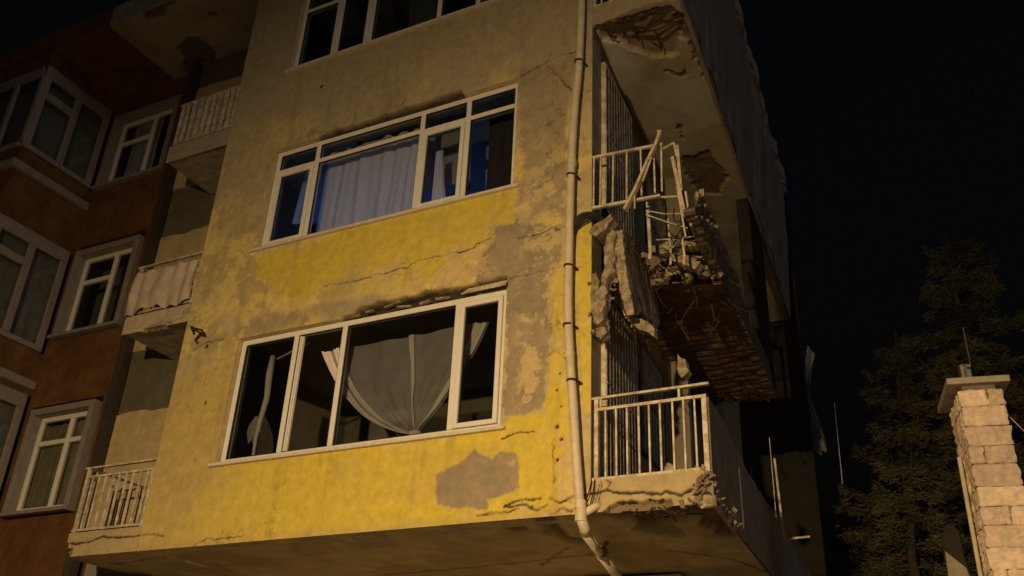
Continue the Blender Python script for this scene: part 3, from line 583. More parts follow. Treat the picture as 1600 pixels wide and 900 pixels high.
# columns at the back of the balconies
for z0, z1 in [(6.9, 9.48), (9.8, 12.37)]:
    q = MB(); q.prism([(S(.90,4.3),4.3), (S(1.08,4.3),4.3), (S(1.08,5.6),5.6), (S(.90,5.6),5.6)], lambda x, y: (x, y, z0), lambda x, y: (x, y, z1)); q.build('column', m_darkp, yb)
q = MB(); q.beam((S(.35,4.25),4.25,8.14), (S(.80,4.25),4.25,8.12), .03, .035); q.beam((S(.80,4.25),4.25,8.14), (S(.82,4.25),4.25,6.92), .04, .045); q.build('door_frame', m_pvc, yb)
q = MB(); q.beam((S(1.16,4.1),4.1,5.35), (S(1.19,4.1),4.1,4.32), .024, .026); q.beam((S(1.19,4.1),4.1,4.32), (S(1.50,4.1),4.1,4.33), .022, .024); q.beam((S(1.13,4.0),4.0,5.6), (S(1.13,4.0),4.0,4.4), .009, .009); q.build('bent_frame', m_iron, yb)
q = MB(); q.tube([(S(1.145,1.35),1.35,4.40), (S(1.145,1.38),1.38,3.80)], .012, 6); q.build('drain_stub', m_pvc, yb)
# corner return of the facade: yellow edge strip and dangling brickwork
q = MB(); q.box(-.03, .003, .006, .27, ZB, 12.38); q.build('wall_corner', m_sidew, yb)

# downpipe ----------------------------------------------------------------
pp = [(-.085,-.10,13.0), (-.10,-.11,9.4), (-.16,-.12,8.2), (-.19,-.12,7.45), (-.20,-.12,6.4), (-.20,-.12,5.75), (-.17,-.12,5.18), (-.13,-.12,4.7), (-.10,-.12,4.27), (-.05,-.12,3.72)]
q = MB(); q.tube(spline(pp, 4), .044, 16); dp = q.build('downpipe', m_pipe, yb, smooth=True); dp['label'] = 'cream plastic rain pipe running down the front right corner'
q = MB(); q.tube([(-.045,-.12,3.74), (-.035,-.115,3.60), (-.02,-.08,3.535), (-.05,.0,3.515)], .05, 16); q.build('pipe_elbow', m_pipe, dp, smooth=True)
q = MB(); q.tube([(-.05,-.02,3.515), (-.26,.91,3.52), (-.27,.95,3.52)], [.042,.042,.042], 14); q.tube([(-.255,.88,3.52), (-.55,2.3,3.50)], .048, 14); q.build('pipe_run', m_pipe, dp, smooth=True)
q = MB(); q.tube([(-.03,-.10,3.66), (.06,-.02,3.74), (.08,.02,3.76)], .036, 12); q.build('pipe_branch', m_pipe, dp, smooth=True)
for x, z, r in [(-.185,7.5,.052), (-.178,5.22,.052), (-.048,3.74,.054), (-.04,3.62,.055)]:
    q = MB(); q.tube([(x,-.12,z-.035), (x,-.12,z+.035)], r, 16); q.build('coupling', m_pipe, dp, smooth=False)
for x, z in [(-.195,7.34), (-.205,6.22), (-.2,5.55), (-.15,4.95), (-.12,8.9)]:
    q = MB(); q.tube([(x,-.12,z-.012), (x,-.12,z+.012)], .051, 14); q.beam((x+.05,-.10,z), (x+.06,.01,z), .02, .02); q.build('bracket', m_rust, dp)
q = MB(); q.tube([(-.20,.78,3.53), (-.22,.84,3.53)], .056, 12); q.build('bracket', m_grille, dp)
q = MB(); q.tube([(-.33,1.0,3.49), (-.30,1.05,3.60), (-.25,1.05,3.70)], .02, 6); q.build('hanger', m_grille, dp)

# hook and cables
q = MB(); q.tube([(-5.44,-.01,6.40), (-5.42,-.10,6.46), (-5.30,-.12,6.40), (-5.22,-.10,6.38), (-5.21,-.06,6.33), (-5.30,-.05,6.36), (-5.38,-.03,6.30), (-5.35,0,6.26)], .014, 6)
q.build('wall_bracket', m_rust, yb)
for dz, r in ((0, .015), (.035, .018), (-.03, .010)):
    q = MB(); q.tube(spline([(-.175,-.05,6.67+dz), (-.14,-.11,6.72+dz), (-.06,-.12,6.77+dz*1.1), (.04,-.07,6.80+dz*.8), (.10,.0,6.79+dz*.6), (.15,.1,6.74+dz*.3)]), r, 8)
    tag(q.build('cable', m_black, None, smooth=True), {0: 'middle one of three thick black cables looping from the drainpipe to the broken slab', .035: 'topmost thick black cable looping from the drainpipe to the broken slab', -.03: 'lowest, thinnest black cable looping from the drainpipe to the broken slab'}[dz], 'cable', 'cables looped behind the drainpipe')

# ------------------------------------------------------------------ loose and hanging debris
def fragment(name, outline, yz_to, thick, m_, label, seed, ax=Vector((1,0,0)), jit=.02):
    pts = []; n = len(outline)
    for i in range(n):
        a = Vector(outline[i]); b2 = Vector(outline[(i+1) % n]); k = max(2, int((b2-a).length/.06))
        for j in range(k): t = a.lerp(b2, j/k); pts.append((t.x+random.uniform(-jit,jit), t.y+random.uniform(-jit,jit)))
    bm = bmesh.new(); vs = [bm.verts.new(yz_to(*p)) for p in pts]; f = bm.faces.new(vs)
    r = bmesh.ops.extrude_face_region(bm, geom=[f]); bmesh.ops.translate(bm, verts=[e for e in r['geom'] if isinstance(e, bmesh.types.BMVert)], vec=ax*thick)
    bmesh.ops.triangulate(bm, faces=bm.faces[:]); bmesh.ops.subdivide_edges(bm, edges=[e for e in bm.edges if e.calc_length() > .07], cuts=2)
    bmesh.ops.triangulate(bm, faces=bm.faces[:])
    for v in bm.verts:
        q = Vector(v.co)*17 + Vector((seed*5, 0, 0)); v.co += Vector((mnoise.noise(q), mnoise.noise(q+Vector((9,0,0))), mnoise.noise(q+Vector((0,9,0)))))*jit*.55
    bmesh.ops.recalc_face_normals(bm, faces=bm.faces)
    q = MB(); bm.verts.index_update(); q.add([v.co for v in bm.verts], [tuple(v.index for v in f.verts) for f in bm.faces]); bm.free()
    o = q.build(name, m_); tag(o, label, 'rubble', 'broken concrete of the collapsed balcony'); return o
fragment('concrete_slab_fragment', [(.0,6.60),(.30,6.72),(.85,6.62),(1.15,6.48),(1.20,6.1),(.95,5.84),(.72,5.90),(.60,5.70),(.40,5.86),(.20,5.70),(.02,5.62),(-.06,6.1)], lambda y, z: (.245 + .10*(6.6-z) - .06*y, y, z), .10, m_brokenc, 'big dark slab fragment hanging upright below the collapsed balcony', 1, jit=.025)
fragment('plaster_fragment', [(.20,6.50),(.27,6.58),(.30,6.50),(.28,6.2),(.29,6.06),(.215,5.98),(.20,5.80),(.16,5.52),(.095,5.50),(.115,5.8),(.16,6.05)], lambda x, z: (x, -.11 + .03*(z-6), z), .13, m_brokenc, 'long lit strip of broken plaster hanging at the front of the slab fragment', 2, Vector((0,1,0)), .02)
fragment('plaster_fragment', [(.035,6.12),(.075,6.14),(.10,5.95),(.09,5.60),(.05,5.56),(.02,5.72),(.015,5.95)], lambda x, z: (x, -.04, z), .10, m_brokenc, 'short narrow strip of broken plaster nearest the yellow wall corner', 3, Vector((0,1,0)), .014)
fragment('concrete_lump', [(.075,5.50),(.165,5.50),(.18,5.42),(.13,5.37),(.075,5.40)], lambda x, z: (x, -.06, z), .12, m_brokenc, 'lowest rounded lump hanging under the strips of broken plaster', 4, Vector((0,1,0)), .012)
fragment('plaster_fragment', [(.335,6.20),(.375,6.22),(.385,6.02),(.36,5.80),(.33,5.86),(.315,6.02)], lambda x, z: (x, .18, z-.10), .08, m_brokenc, 'small torn plaster piece hanging below the middle of the big slab fragment', 5, Vector((0,1,0)), .014)
fragment('concrete_lump', [(-.02,6.64),(.06,6.72),(.22,6.79),(.25,6.75),(.17,6.62),(.06,6.58)], lambda x, z: (x, -.02, z), .20, m_brokenc, 'broken corner stub of the slab behind the black cables', 6, Vector((0,1,0)), .014)
fragment('concrete_lump', [(.40,6.62),(.52,6.60),(.62,6.62),(.70,6.54),(.62,6.50),(.52,6.50),(.44,6.55)], lambda x, z: (x, .62, z+.10), .12, m_brokenc, 'pale rounded lump on the broken slab edge beside the thin pole', 7, Vector((0,1,0)), .018)
fragment('concrete_lump', [(.72,6.66),(.80,6.70),(.97,6.68),(1.0,6.63),(.84,6.62)], lambda x, z: (x, .72, z+.06), .14, m_brokenc, 'flat pale lump on the broken slab edge near the edge beam', 8, Vector((0,1,0)), .014)
fragment('concrete_lump', [(.66,6.52),(.78,6.50),(.90,6.42),(.98,6.36),(.93,6.30),(.80,6.40),(.68,6.46)], lambda x, z: (x, .55, z), .14, m_brokenc, 'lower sagging lump hanging from the broken slab edge', 9, Vector((0,1,0)), .016)
fragment('concrete_lump', [(.36,5.72),(.46,5.66),(.58,5.52),(.56,5.46),(.42,5.56),(.34,5.62)], lambda x, z: (x, .25, z), .10, m_brokenc, 'angular block caught under the big hanging slab fragment', 10, Vector((0,1,0)), .012)
fragment('concrete_lump', [(.70,5.36),(.78,5.30),(.82,5.16),(.74,5.10),(.69,5.22)], lambda x, z: (x, .55, z), .10, m_brokenc, 'small pale lump dangling lowest over the dark balcony interior', 11, Vector((0,1,0)), .014)
q = MB(); q.rock((.72,.12,4.04), (.08,.06,.05), 3, .3, 2); tag(q.build('rubble_heap', m_brokenc), 'larger lump of rubble lying behind the lowest right railing', 'rubble', 'rubble on the lowest right balcony')
q = MB(); q.rock((.86,.15,4.02), (.05,.05,.03), 5, .3, 2); tag(q.build('rubble_heap', m_brokenc), 'smaller lump of rubble behind the lowest right railing, nearer the parapet', 'rubble', 'rubble on the lowest right balcony')
q = MB(); q.rock((.40,.10,4.0), (.05,.04,.018), 8, .3, 2); tag(q.build('rubble_heap', m_brokenc), 'flat scrap of rubble behind the middle of the lowest right railing', 'rubble', 'rubble on the lowest right balcony')
for k, (x, z, s_, lab) in enumerate([(.93,3.75,(.055,.05,.04),'squarish pale block at the broken right end of the lowest slab'), (.86,3.70,(.04,.04,.022),'small flat block under the broken right end of the lowest slab'), (1.02,3.83,(.05,.05,.035),'dark lump wedged in the broken corner of the lowest slab'), (1.06,3.72,(.04,.08,.06),'shadowed lump hanging below the parapet corner')]):
    q = MB(); q.rock((x, .01+.05*(k > 1), z), s_, 11+k, .35, 2); tag(q.build('concrete_lump', m_brokenc if k else m_cream), lab, 'rubble', 'broken concrete at the lowest balcony corner')
for k in range(14):
    a = Vector((rng.uniform(.15, 1.0), rng.uniform(.35, .95), 6.62)); pts = [a]
    for i in range(3): pts.append(pts[-1] + Vector((rng.uniform(-.12,.12), rng.uniform(-.30,-.05), rng.uniform(-.16,.06))))
    q = MB(); q.tube(spline(pts, 4), .007, 5); q.build('rebar', m_rust, yb)
for k in range(9):
    a = Vector((rng.uniform(.12, .45), rng.uniform(-.05, .6), rng.uniform(5.6, 5.9))); pts = [a + Vector((0,.1,.2)), a, a + Vector((rng.uniform(-.1,.14), rng.uniform(-.1,.1), -rng.uniform(.1,.28)))]
    q = MB(); q.tube(spline(pts, 4), .006, 5); q.build('rebar', m_rust, yb)
def shards(n, fn, label, sz=(.012, .04), m_=None):
    q = MB()
    for k in range(n):
        c = Vector(fn()); a = Vector((rng.normal(), rng.normal(), rng.normal())).normalized(); b2 = a.orthogonal().normalized(); c2 = a.cross(b2); e = [rng.uniform(*sz) for _ in range(3)]; e[2] *= .5
        vs = [c + a*e[0]*sx*rng.uniform(.5,1.1) + b2*e[1]*sy*rng.uniform(.5,1.1) + c2*e[2]*sz_*rng.uniform(.6,1) for sx in (-1,1) for sy in (-1,1) for sz_ in (-1,1)]
        q.add(vs, [(0,1,3,2),(4,6,7,5),(0,4,5,1),(2,3,7,6),(0,2,6,4),(1,5,7,3)])
    o = q.build('rubble_scatter', m_ or m_brokenc); tag(o, label, 'rubble', kind='stuff'); return o
def along(pts, s_): 
    def f():
        i = rng.integers(len(pts)-1); t = rng.uniform(); p = Vector(pts[i]).lerp(Vector(pts[i+1]), t); return p + Vector((rng.normal(0,s_), rng.normal(0,s_), rng.normal(0,s_)))
    return f
shards(150, along([(S(d, y+.05), y+.05, 6.66) for d, y in ys], .05), 'small broken bits clinging to the torn edge of the collapsed balcony slab')
shards(110, along([(.05,-.02,6.1), (.10,.0,5.45), (.20,-.03,5.6), (.26,.05,6.5), (.30,.3,5.75), (.3,.6,5.75), (.25,.95,5.9)], .03), 'small plaster crumbs stuck round the hanging slab fragments', (.008, .03))
shards(90, along([(.95,-.01,3.72), (1.03,.0,3.85), (1.1,.0,3.95), (1.12,.3,3.74), (1.08,.9,3.70)], .025), 'small crumbs in the broken corner of the lowest slab', (.008, .03))
shards(60, along([(.1,.06,3.99), (1.05,.08,3.99)], .02), 'small crumbs lying on the lowest right balcony edge', (.006, .018))
shards(90, along([(S(1.12,0),.0,6.62), (S(1.13,1),1,6.94), (S(1.13,3),3,6.95)], .02), 'small crumbs along the broken edge beam', (.01, .03))
for k in range(22):
    y0_ = rng.uniform(.3, 2.2); d0_ = rng.uniform(.1, 1.05); a = Vector((S(d0_, y0_), y0_, 6.6)); pts = [a]
    for i in range(4): pts.append(pts[-1] + Vector((rng.uniform(-.16,.16), rng.uniform(-.16,.10), rng.uniform(-.20,.02))))
    q = MB(); q.tube(spline(pts, 4), rng.uniform(.004, .008), 5); q.build('rebar', m_rust, yb)
for k in range(7):
    q = MB(); q.rock((S(.15+.13*k, .9), .85+rng.uniform(-.1,.25), 6.50+rng.uniform(-.10,.04)), (rng.uniform(.04,.10), rng.uniform(.05,.12), rng.uniform(.02,.06)), 70+k, .6, 2); q.build('slab_remnant', m_brokenc, yb)
# snapped plank leaning through the bent railing
pv = [(.805,-.05,7.68), (.74,-.05,7.50), (.66,-.05,7.34), (.60,-.05,7.2), (.50,-.05,6.98), (.40,-.05,6.80)]
q = MB()
for i in range(5): q.beam(pv[i], Vector(pv[i+1]) + (Vector(pv[i+1])-Vector(pv[i]))*.06, .03, (.035,.05,.06,.062,.068)[i], up=(0,1,0))
q.beam((.79,-.04,7.6), (.77,-.05,7.70), .012, .014); q.beam((.70,-.06,7.36), (.60,-.07,7.08), .012, .02); q.beam((.50,-.04,6.96), (.49,-.02,6.80), .012, .018)
tag(q.build('plank', m_wood), 'splintered pale plank leaning across the bent railing', 'plank')
for k, (x, z0, z1, y, rr, lab) in enumerate([(.525,6.46,7.06,.3,.02,'longest pale pole standing on the broken slab below the bent railing'), (.745,6.35,6.80,.3,.012,'thin pole standing between the two wires on the broken slab'), (.885,6.32,6.56,.3,.013,'shortest pole stub beside the edge beam')]):
    q = MB(); q.tube([(x,y,z0-.1), (x+.01,y,z0), (x-.005,y,z1)], rr, 8); tag(q.build('pole', m_iron), lab, 'pole', 'poles on the broken balcony')
for k, (pts, lab) in enumerate([([(.53,.2,6.90),(.72,.25,6.84),(.90,.3,6.83)], 'upper thin wire sagging across the broken balcony'), ([(.53,.2,6.85),(.75,.25,6.73),(.95,.3,6.64)], 'slanting thin wire across the broken balcony'), ([(.60,.3,6.58),(.80,.4,6.60),(1.0,.45,6.62)], 'lowest thin wire across the broken balcony')]):
    q = MB(); q.tube(pts, .007, 5); tag(q.build('wire', m_iron), lab, 'wire', 'wires over the broken balcony')
for k, (a, b2) in enumerate([((.02,-.02,3.98),(-.06,-.03,3.72)), ((.05,-.02,3.99),(.0,-.04,3.70)), ((-.13,-.02,3.95),(-.02,-.03,3.80))]):
    q = MB(); q.tube([a, ((a[0]+b2[0])/2+.02, -.05, (a[2]+b2[2])/2), b2], .006, 5); tag(q.build('cable', m_black), ['left one of the two thin loose cables hanging beside the foot of the drainpipe', 'right one of the two thin loose cables hanging beside the foot of the drainpipe', 'short loose cable tucked behind the drainpipe foot'][k], 'cable', 'loose cables at the drainpipe foot')

# ------------------------------------------------------------------ curtains and things behind the windows
def sheet(fn, nu, nv, name, m_, label, cat='curtain', smooth=True):
    q = MB(); 
    for j in range(nv+1):
        for i in range(nu+1): q.v.append(fn(i/nu, j/nv))
    for j in range(nv):
        for i in range(nu): a = j*(nu+1)+i; q.f.append((a, a+1, a+nu+2, a+nu+1))
    o = q.build(name, m_, None, smooth=smooth)
    if label: tag(o, label, cat)
    return o
KN = (-2.16, 4.80)
def cur(u, v):                                            # gathered curtain: wide on top, tied together near the sill
    xt = -3.60 + 2.25*u; zt = 5.99 + .01*math.sin(u*9); x0, z0 = xt, zt
    e = abs(u-.6)/.6; k = v**(1-.25*e) ; x = x0*(1-v) + KN[0]*v; z = z0*(1-v) + KN[1]*v
    sag = math.sin(math.pi*v)**.8*(.27*max(0, .62-u)/.62 + .09*max(0, u-.62)/.38); z -= sag*.95; x -= (.10*(.6-u))*math.sin(math.pi*v)
    fold = math.exp(-((u-.58)/.03)**2) + .6*math.exp(-((u-.13)/.05)**2) + .6*math.exp(-((u-.9)/.05)**2); y = .32 + .016*(1-.4*v)*math.sin(u*23 + 2*math.sin(u*5)+v*2) + .010*math.sin(u*9-v*11) + .006*math.sin(u*41+v*17) - .03*fold + .018*math.sin(u*61+3*v)*v**2 + .01*math.sin(v*9+u*6)
    return (x, y, z)
wc = thing('curtain', 'sheer white curtain gathered to a knot in the widest pane of the lowest window', 'curtain', (-2.16, .32, 4.8))
def reparent(o, p): o.parent = p; o.location = W[o]-W[p]
o = sheet(cur, 160, 40, 'curtain_cloth', m_sheer, None); reparent(o, wc)
def band(u0, u1, amp, off=0):
    def f(u, v):
        p = cur(u0+(u1-u0)*u, v); return (p[0], p[1]-.03-amp*math.sin(u*13+v*2), p[2]-.012*math.sin(u*math.pi))
    return f
for u0, u1 in [(0,.055), (.07,.12), (.555,.59), (.93,1.0)]:
    o = sheet(band(u0, u1, .012), 12, 40, 'curtain_hem', m_hem, None); reparent(o, wc)
q = MB(); q.rock((KN[0], .30, KN[1]-.02), (.07,.05,.05), 4, .25, 2); o = q.build('curtain_knot', m_hem, None, smooth=True); reparent(o, wc)
# narrow bunched curtain at the left end of the same window
bc = thing('curtain', 'narrow bunched white curtain hanging in the leftmost pane of the lowest window', 'curtain', (-4.37, .3, 4.7))
q = MB(); q.tube([(-4.355,.3,6.05), (-4.36,.3,5.8), (-4.345,.31,5.5), (-4.375,.3,5.25), (-4.40,.3,5.0), (-4.39,.3,4.70)], [.03,.042,.035,.03,.022,.018], 10); o = q.build('bunched_cloth', m_hem, None, smooth=True); reparent(o, bc)
def lob(u, v): a = u*math.pi*1.2-.4; return (-4.45 + .10*math.sin(v*3.0)*math.cos(a) - .03*v, .32 - .05*math.sin(a), 5.27 - .32*v + .02*math.sin(u*9))
o = sheet(lob, 16, 16, 'tied_loop', m_sheer, None); reparent(o, bc)
def lob2(u, v): return (-4.40 + (.06+.22*math.sin(min(1, v*1.4)*1.5))*u, .34 + .02*math.sin(u*17), 5.32 - .6*v - .05*u)
o = sheet(lob2, 16, 16, 'loose_cloth', sheer_mat('thin_veil', (.6,.56,.48), .22, .3), None); reparent(o, bc)
q = MB(); q.tube([(-4.34,.36,6.03), (-4.05,.36,6.12), (-3.86,.36,6.17)], .012, 6); o = q.build('curtain_rod', m_iron, None); reparent(o, bc)
# blue-lit room: pleated curtain, side curtains, wall behind and a plant
def pleat(x0, x1, z0, z1, y, n, amp):
    def f(u, v):
        a = amp*(.35+.65*math.sin(u*2.6+.2)**2); w = u*n*6.28 + 2.1*math.sin(u*5.3+n) + .35*math.sin(v*3+u*8)
        return (x0+(x1-x0)*u + .02*math.sin(v*2.2+u*11), y + a*(.6*math.sin(w) + .4*math.sin(w*1.73+v*.9)) + .012*math.sin(v*4+u*9), z1 + (z0-z1)*v + .012*math.sin(u*n*6.28+1)*(1-v))
    return f
sheet(pleat(-3.96, -2.36, 7.45, 8.98, .30, 7, .03), 220, 6, 'curtain', m_whitecur, 'pale blue pleated curtain across the widest pane of the middle window')
sheet(pleat(-4.08, -3.62, 7.45, 8.95, .37, 2, .02), 30, 6, 'curtain', m_bluecur, 'flat greyish blue curtain edge at the left of the pleated curtain')
def nar(u, v): return (-2.27 + (.10+.16*v**1.5)*u, .34+.02*math.sin(u*20), 8.55-1.05*v)
sheet(nar, 24, 10, 'curtain', m_whitecur, 'narrow white curtain tail in the third pane of the middle window')
def lft(u, v): return (-4.38 + .44*u - .10*v*(1-u), .36+.02*math.sin(u*14), 8.98-(.95+.15*u)*v)
sheet(lft, 20, 8, 'curtain', m_bluecur, 'pale blue curtain in the leftmost pane of the middle window')
sheet(pleat(-1.52, -.99, 7.4, 9.02, .33, 6, .03), 60, 6, 'curtain', m_browncur, 'dark brown curtain at the right end of the middle window')
sheet(pleat(-3.9, -2.0, 8.3, 9.45, .75, 5, .02), 80, 4, 'curtain', mat('grey_valance', (.30,.28,.26), .95, .15, 5, 0), 'grey valance seen through the upper panes of the middle window')
sheet(pleat(-3.05, -2.5, 10.3, 12.3, .45, 5, .025), 60, 6, 'curtain', mat('dusk_curtain', (.16,.17,.2), .95, .2, 5, 0), 'dim grey curtain in the middle of the highest window')
q = MB(); q.box(-4.6, -.99, 1.5, 1.6, 6.91, 9.49); q.build('room_partition', m_roomb, yb)
pl = thing('potted_plant', 'dark leafy plant silhouetted behind the right panes of the middle window', 'plant', (-1.8, .28, 7.42))
q = MB(); q.tube([(-1.8,.30,7.42), (-1.8,.30,7.6)], [.07,.09], 12); o = q.build('pot', m_black, None); reparent(o, pl)
q = MB()
for k in range(26):
    a = rng.uniform(0, 6.28); h = rng.uniform(.12, .34); l = rng.uniform(.12, .26); d = Vector((math.cos(a)*l, math.sin(a)*.10, 0)); p0 = Vector((-1.8, .30, 7.58)); p1 = p0 + Vector((d.x*.4, d.y*.4, h)); p2 = p0 + Vector((d.x, d.y, h*.75 + .02)); n = Vector((-d.y, d.x, 0)).normalized()*.03 + Vector((0,0,.022))
    q.add([p0, p1-n, p2, p1+n], [(0,1,2,3)])
o = q.build('leaves', m_black, None); reparent(o, pl)
glowp = thing('blue_glow_panel', 'unseen panel added to glow bluish inside the middle room, below the sill', 'blue_glow_panel', (-3.4, .95, 7.0))  # unseen emitter added to give the middle window its bluish cast
q = MB(); q.box(-3.9, -2.9, .93, .97, 7.0, 7.5); o = q.build('housing', m_black, None); reparent(o, glowp)
em = bpy.data.materials.new('glow_face'); em.use_nodes = True; e = em.node_tree.nodes['Principled BSDF']; e.inputs['Base Color'].default_value = (.02,.02,.02,1); e.inputs['Emission Color'].default_value = (.55,.68,1,1); e.inputs['Emission Strength'].default_value = 9.0
q = MB(); q.box(-3.86, -2.94, .975, .985, 7.04, 7.46); o = q.build('glow_face', em, None); reparent(o, glowp)

# cloth tied along the second left railing
def tarp(u, v):
    return (-6.80 + 1.16*u - .03*v*(1-u), -.02 - .024*abs(math.sin(u*15.7+.6*math.sin(v*3)+.8*math.sin(u*7)))**1.5 - .012*math.sin(v*5+u*11), 7.50 + .02*math.sin(u*28) - (.60+.04*math.sin(u*9+1))*v + .02)
sheet(tarp, 120, 14, 'cloth', m_cloth, 'pleated beige cloth tied along the second left balcony railing', 'cloth')

# ------------------------------------------------------------------ red building on the left
rd = thing('red_building', 'dark red apartment block with white windows and a projecting bay at the left', 'building', (-10, 1.05, -.06))
YR = 1.05; XB = -9.84; YBAY = -.40; XE = -7.74
WINR = [(-9.62, -8.36, 4.66, 6.28), (-9.70, -8.30, 7.52, 9.14), (-9.72, -8.18, 10.37, 11.92)]
b = MB()
xs0, xs1 = -9.72, -8.20
b.box(XB, -9.73, YR, YR+.3, -.06, 12.38); b.box(-8.18, XE, YR, YR+.3, -.06, 12.38)
zz = -.06
for a, b2, c, d in WINR: b.box(-9.73, -8.18, YR, YR+.3, zz, c-.06); zz = d+.06
b.box(-9.73, -8.18, YR, YR+.3, zz, 12.38); b.build('wall', m_redw, rd)
b = MB(); zz = 3.6; BW = [(4.0, 6.55), (7.25, 9.06), (10.35, 12.0)]
b.box(-16, XB-.3, YBAY+.3, 6, -.06, 12.38)
cur_z = 3.5
for c, d in BW: b.box(-16, XB, YBAY, YR+.29, cur_z, c); cur_z = d
b.box(-16, XB, YBAY, YR+.29, cur_z, 12.38); b.build('bay', m_redw, rd)
b = MB(); b.box(-16, -8.475, YBAY-.04, 9, 12.39, 12.8); b.build('roof', m_redw, rd)
def red_window(x0, x1, z0, z1, two, label):
    s = MB(); t = .10                                    # broad white surround and its deep reveal
    s.box(x0-t*.9, x0, YR-.03, YR+.22, z0-.02, z1+.10); s.box(x1, x1+t, YR-.03, YR+.22, z0-.02, z1+.10); s.box(x0, x1, YR-.028, YR+.22, z1, z1+.10); s.box(x0-.12, x1+.12, YR-.08, YR+.22, z0-.075, z0-.022)
    o = s.build('window_surround', m_redtrim, rd, bevel=.008); o['label'] = label
    yi = YR+.13; f = MB(); h = .07
    f.box(x0+.001, x0+h, yi, yi+.07, z0, z1); f.box(x1-h, x1-.001, yi, yi+.07, z0, z1); f.box(x0+h, x1-h, yi, yi+.07, z0, z0+h); f.box(x0+h, x1-h, yi, yi+.07, z1-h, z1)
    mx = x0 + (x1-x0)*.58; f.box(mx-h/2, mx+h/2, yi-.003, yi+.07, z0+h, z1-h); zt = z1-.42 if two != 1 else z1-.46
    f.box(x0+h, mx-h/2, yi-.002, yi+.07, zt-h/2, zt+h/2)
    if two == 0: f.box(mx+h/2, x1-h, yi-.002, yi+.07, zt-h/2, zt+h/2)
    f.build('frame', m_pvc, o, bevel=.006, seg=1)
    for a, b2, c, d in [(x0+h, mx-h/2, z0+h, zt-h/2), (x0+h, mx-h/2, zt+h/2, z1-h)] + ([(mx+h/2, x1-h, z0+h, z1-h)] if two else [(mx+h/2, x1-h, z0+h, zt-h/2), (mx+h/2, x1-h, zt+h/2, z1-h)]):
        p = MB(); p.box(a, b2, yi+.03, yi+.036, c, d); p.build('pane', m_gl_dark, o)
    return o
red_window(-9.62, -8.42, 4.72, 6.20, 0, 'lowest white framed window beside the left balcony, warm glint in its panes')
red_window(-9.66, -8.38, 7.58, 9.02, 1, 'middle white framed window beside the cloth covered balcony')
red_window(-9.68, -8.28, 10.43, 11.84, 1, 'highest white framed window beside the flat slat railing, curtain inside')
b = MB(); b.box(-9.8, -8.1, YR+.62, YR+.66, 3.9, 12.3); b.build('room_wall', m_room, rd)
sheet(pleat(-9.6, -8.45, 4.6, 6.1, YR+.235, 6, .02), 80, 4, 'curtain', mat('drab_curtain', (.40,.33,.22), .95, .2, 6, 0), 'drab curtain behind the lowest red building window')
sheet(pleat(-9.45, -8.75, 10.42, 11.83, YR+.235, 5, .02), 80, 4, 'curtain', mat('lilac_curtain', (.60,.60,.70), .95, .2, 6, 0), 'pale lilac curtain behind the highest red building window')
def bay_window(z0, z1, label, right=True, low=False):
    f = MB(); h = .09; xf = XB+.012
    f.box(xf-.07, xf, YBAY+.01, YR-.06, z1-h*1.3, z1+.10); f.box(xf-.07, xf, YBAY+.01, YR-.06, z0-.03, z0+h*.7)
    f.box(xf-.09, xf, YBAY-.012, YBAY+.14, z0+h*.7, z1-h*1.3); f.box(xf-.07, xf, YR-.18, YR-.06, z0+h*.7, z1-h*1.3)
    ym = YBAY+.72; f.box(xf-.07, xf+.004, ym-.06, ym+.06, z0+h*.7, z1-h*1.3); zt = z1-.45; f.box(xf-.07, xf+.003, YBAY+.14, ym-.06, zt-.07, zt+.07)
    f.box(-16, xf-.091, YBAY-.012, YBAY+.06, z1-h, z1+.10); f.box(-16, xf-.091, YBAY-.012, YBAY+.06, z0-.03, z0+h*.7)
    for x in (-10.55, -11.3, -12.1, -13): f.box(x-.05, x+.05, YBAY-.01, YBAY+.06, z0+h*.7, z1-h)
    o = f.build('bay_window', m_redtrim, rd, bevel=.008, seg=1); o['label'] = label
    for a, b2, c, d in [(YBAY+.14, ym-.06, z0+h*.7, zt-.07), (YBAY+.14, ym-.06, zt+.07, z1-h*1.3), (ym+.06, YR-.18, z0+h*.7, z1-h*1.3)]:
        p = MB(); p.box(xf-.045, xf-.039, a, b2, c, d); p.build('pane', m_gl_dark, o)
    px = [xf-.091, -10.5, -10.6, -11.25, -11.35, -12.05, -12.15, -12.95]
    for i in range(0, 8, 2): p = MB(); p.box(px[i+1], px[i], YBAY+.03, YBAY+.036, z0+h*.7, z1-h); p.build('pane', m_gl_dark, o)
    q = MB(); q.box(xf-.16, xf-.14, YBAY+.2, YR-.1, z0, z1); q.box(-14, xf-.2, YBAY+.14, YBAY+.16, z0, z1); q.build('room_screen', m_drab, o)
m_drab = mat('drab_blind', (.34,.32,.30), .95, .2, 5, 0)
bay_window(10.42, 11.95, 'highest bay window seen from its corner'); bay_window(7.30, 9.00, 'middle bay window cut by the left picture edge'); bay_window(4.2, 6.45, 'lowest bay window at the left picture edge')
for z in (9.93, 7.05-.42+.0):
    b = MB(); b.box(-16, XB+.09, YBAY-.09, YR-.02, z, z+.14); b.build('ledge', m_redtrim, rd, bevel=.02)
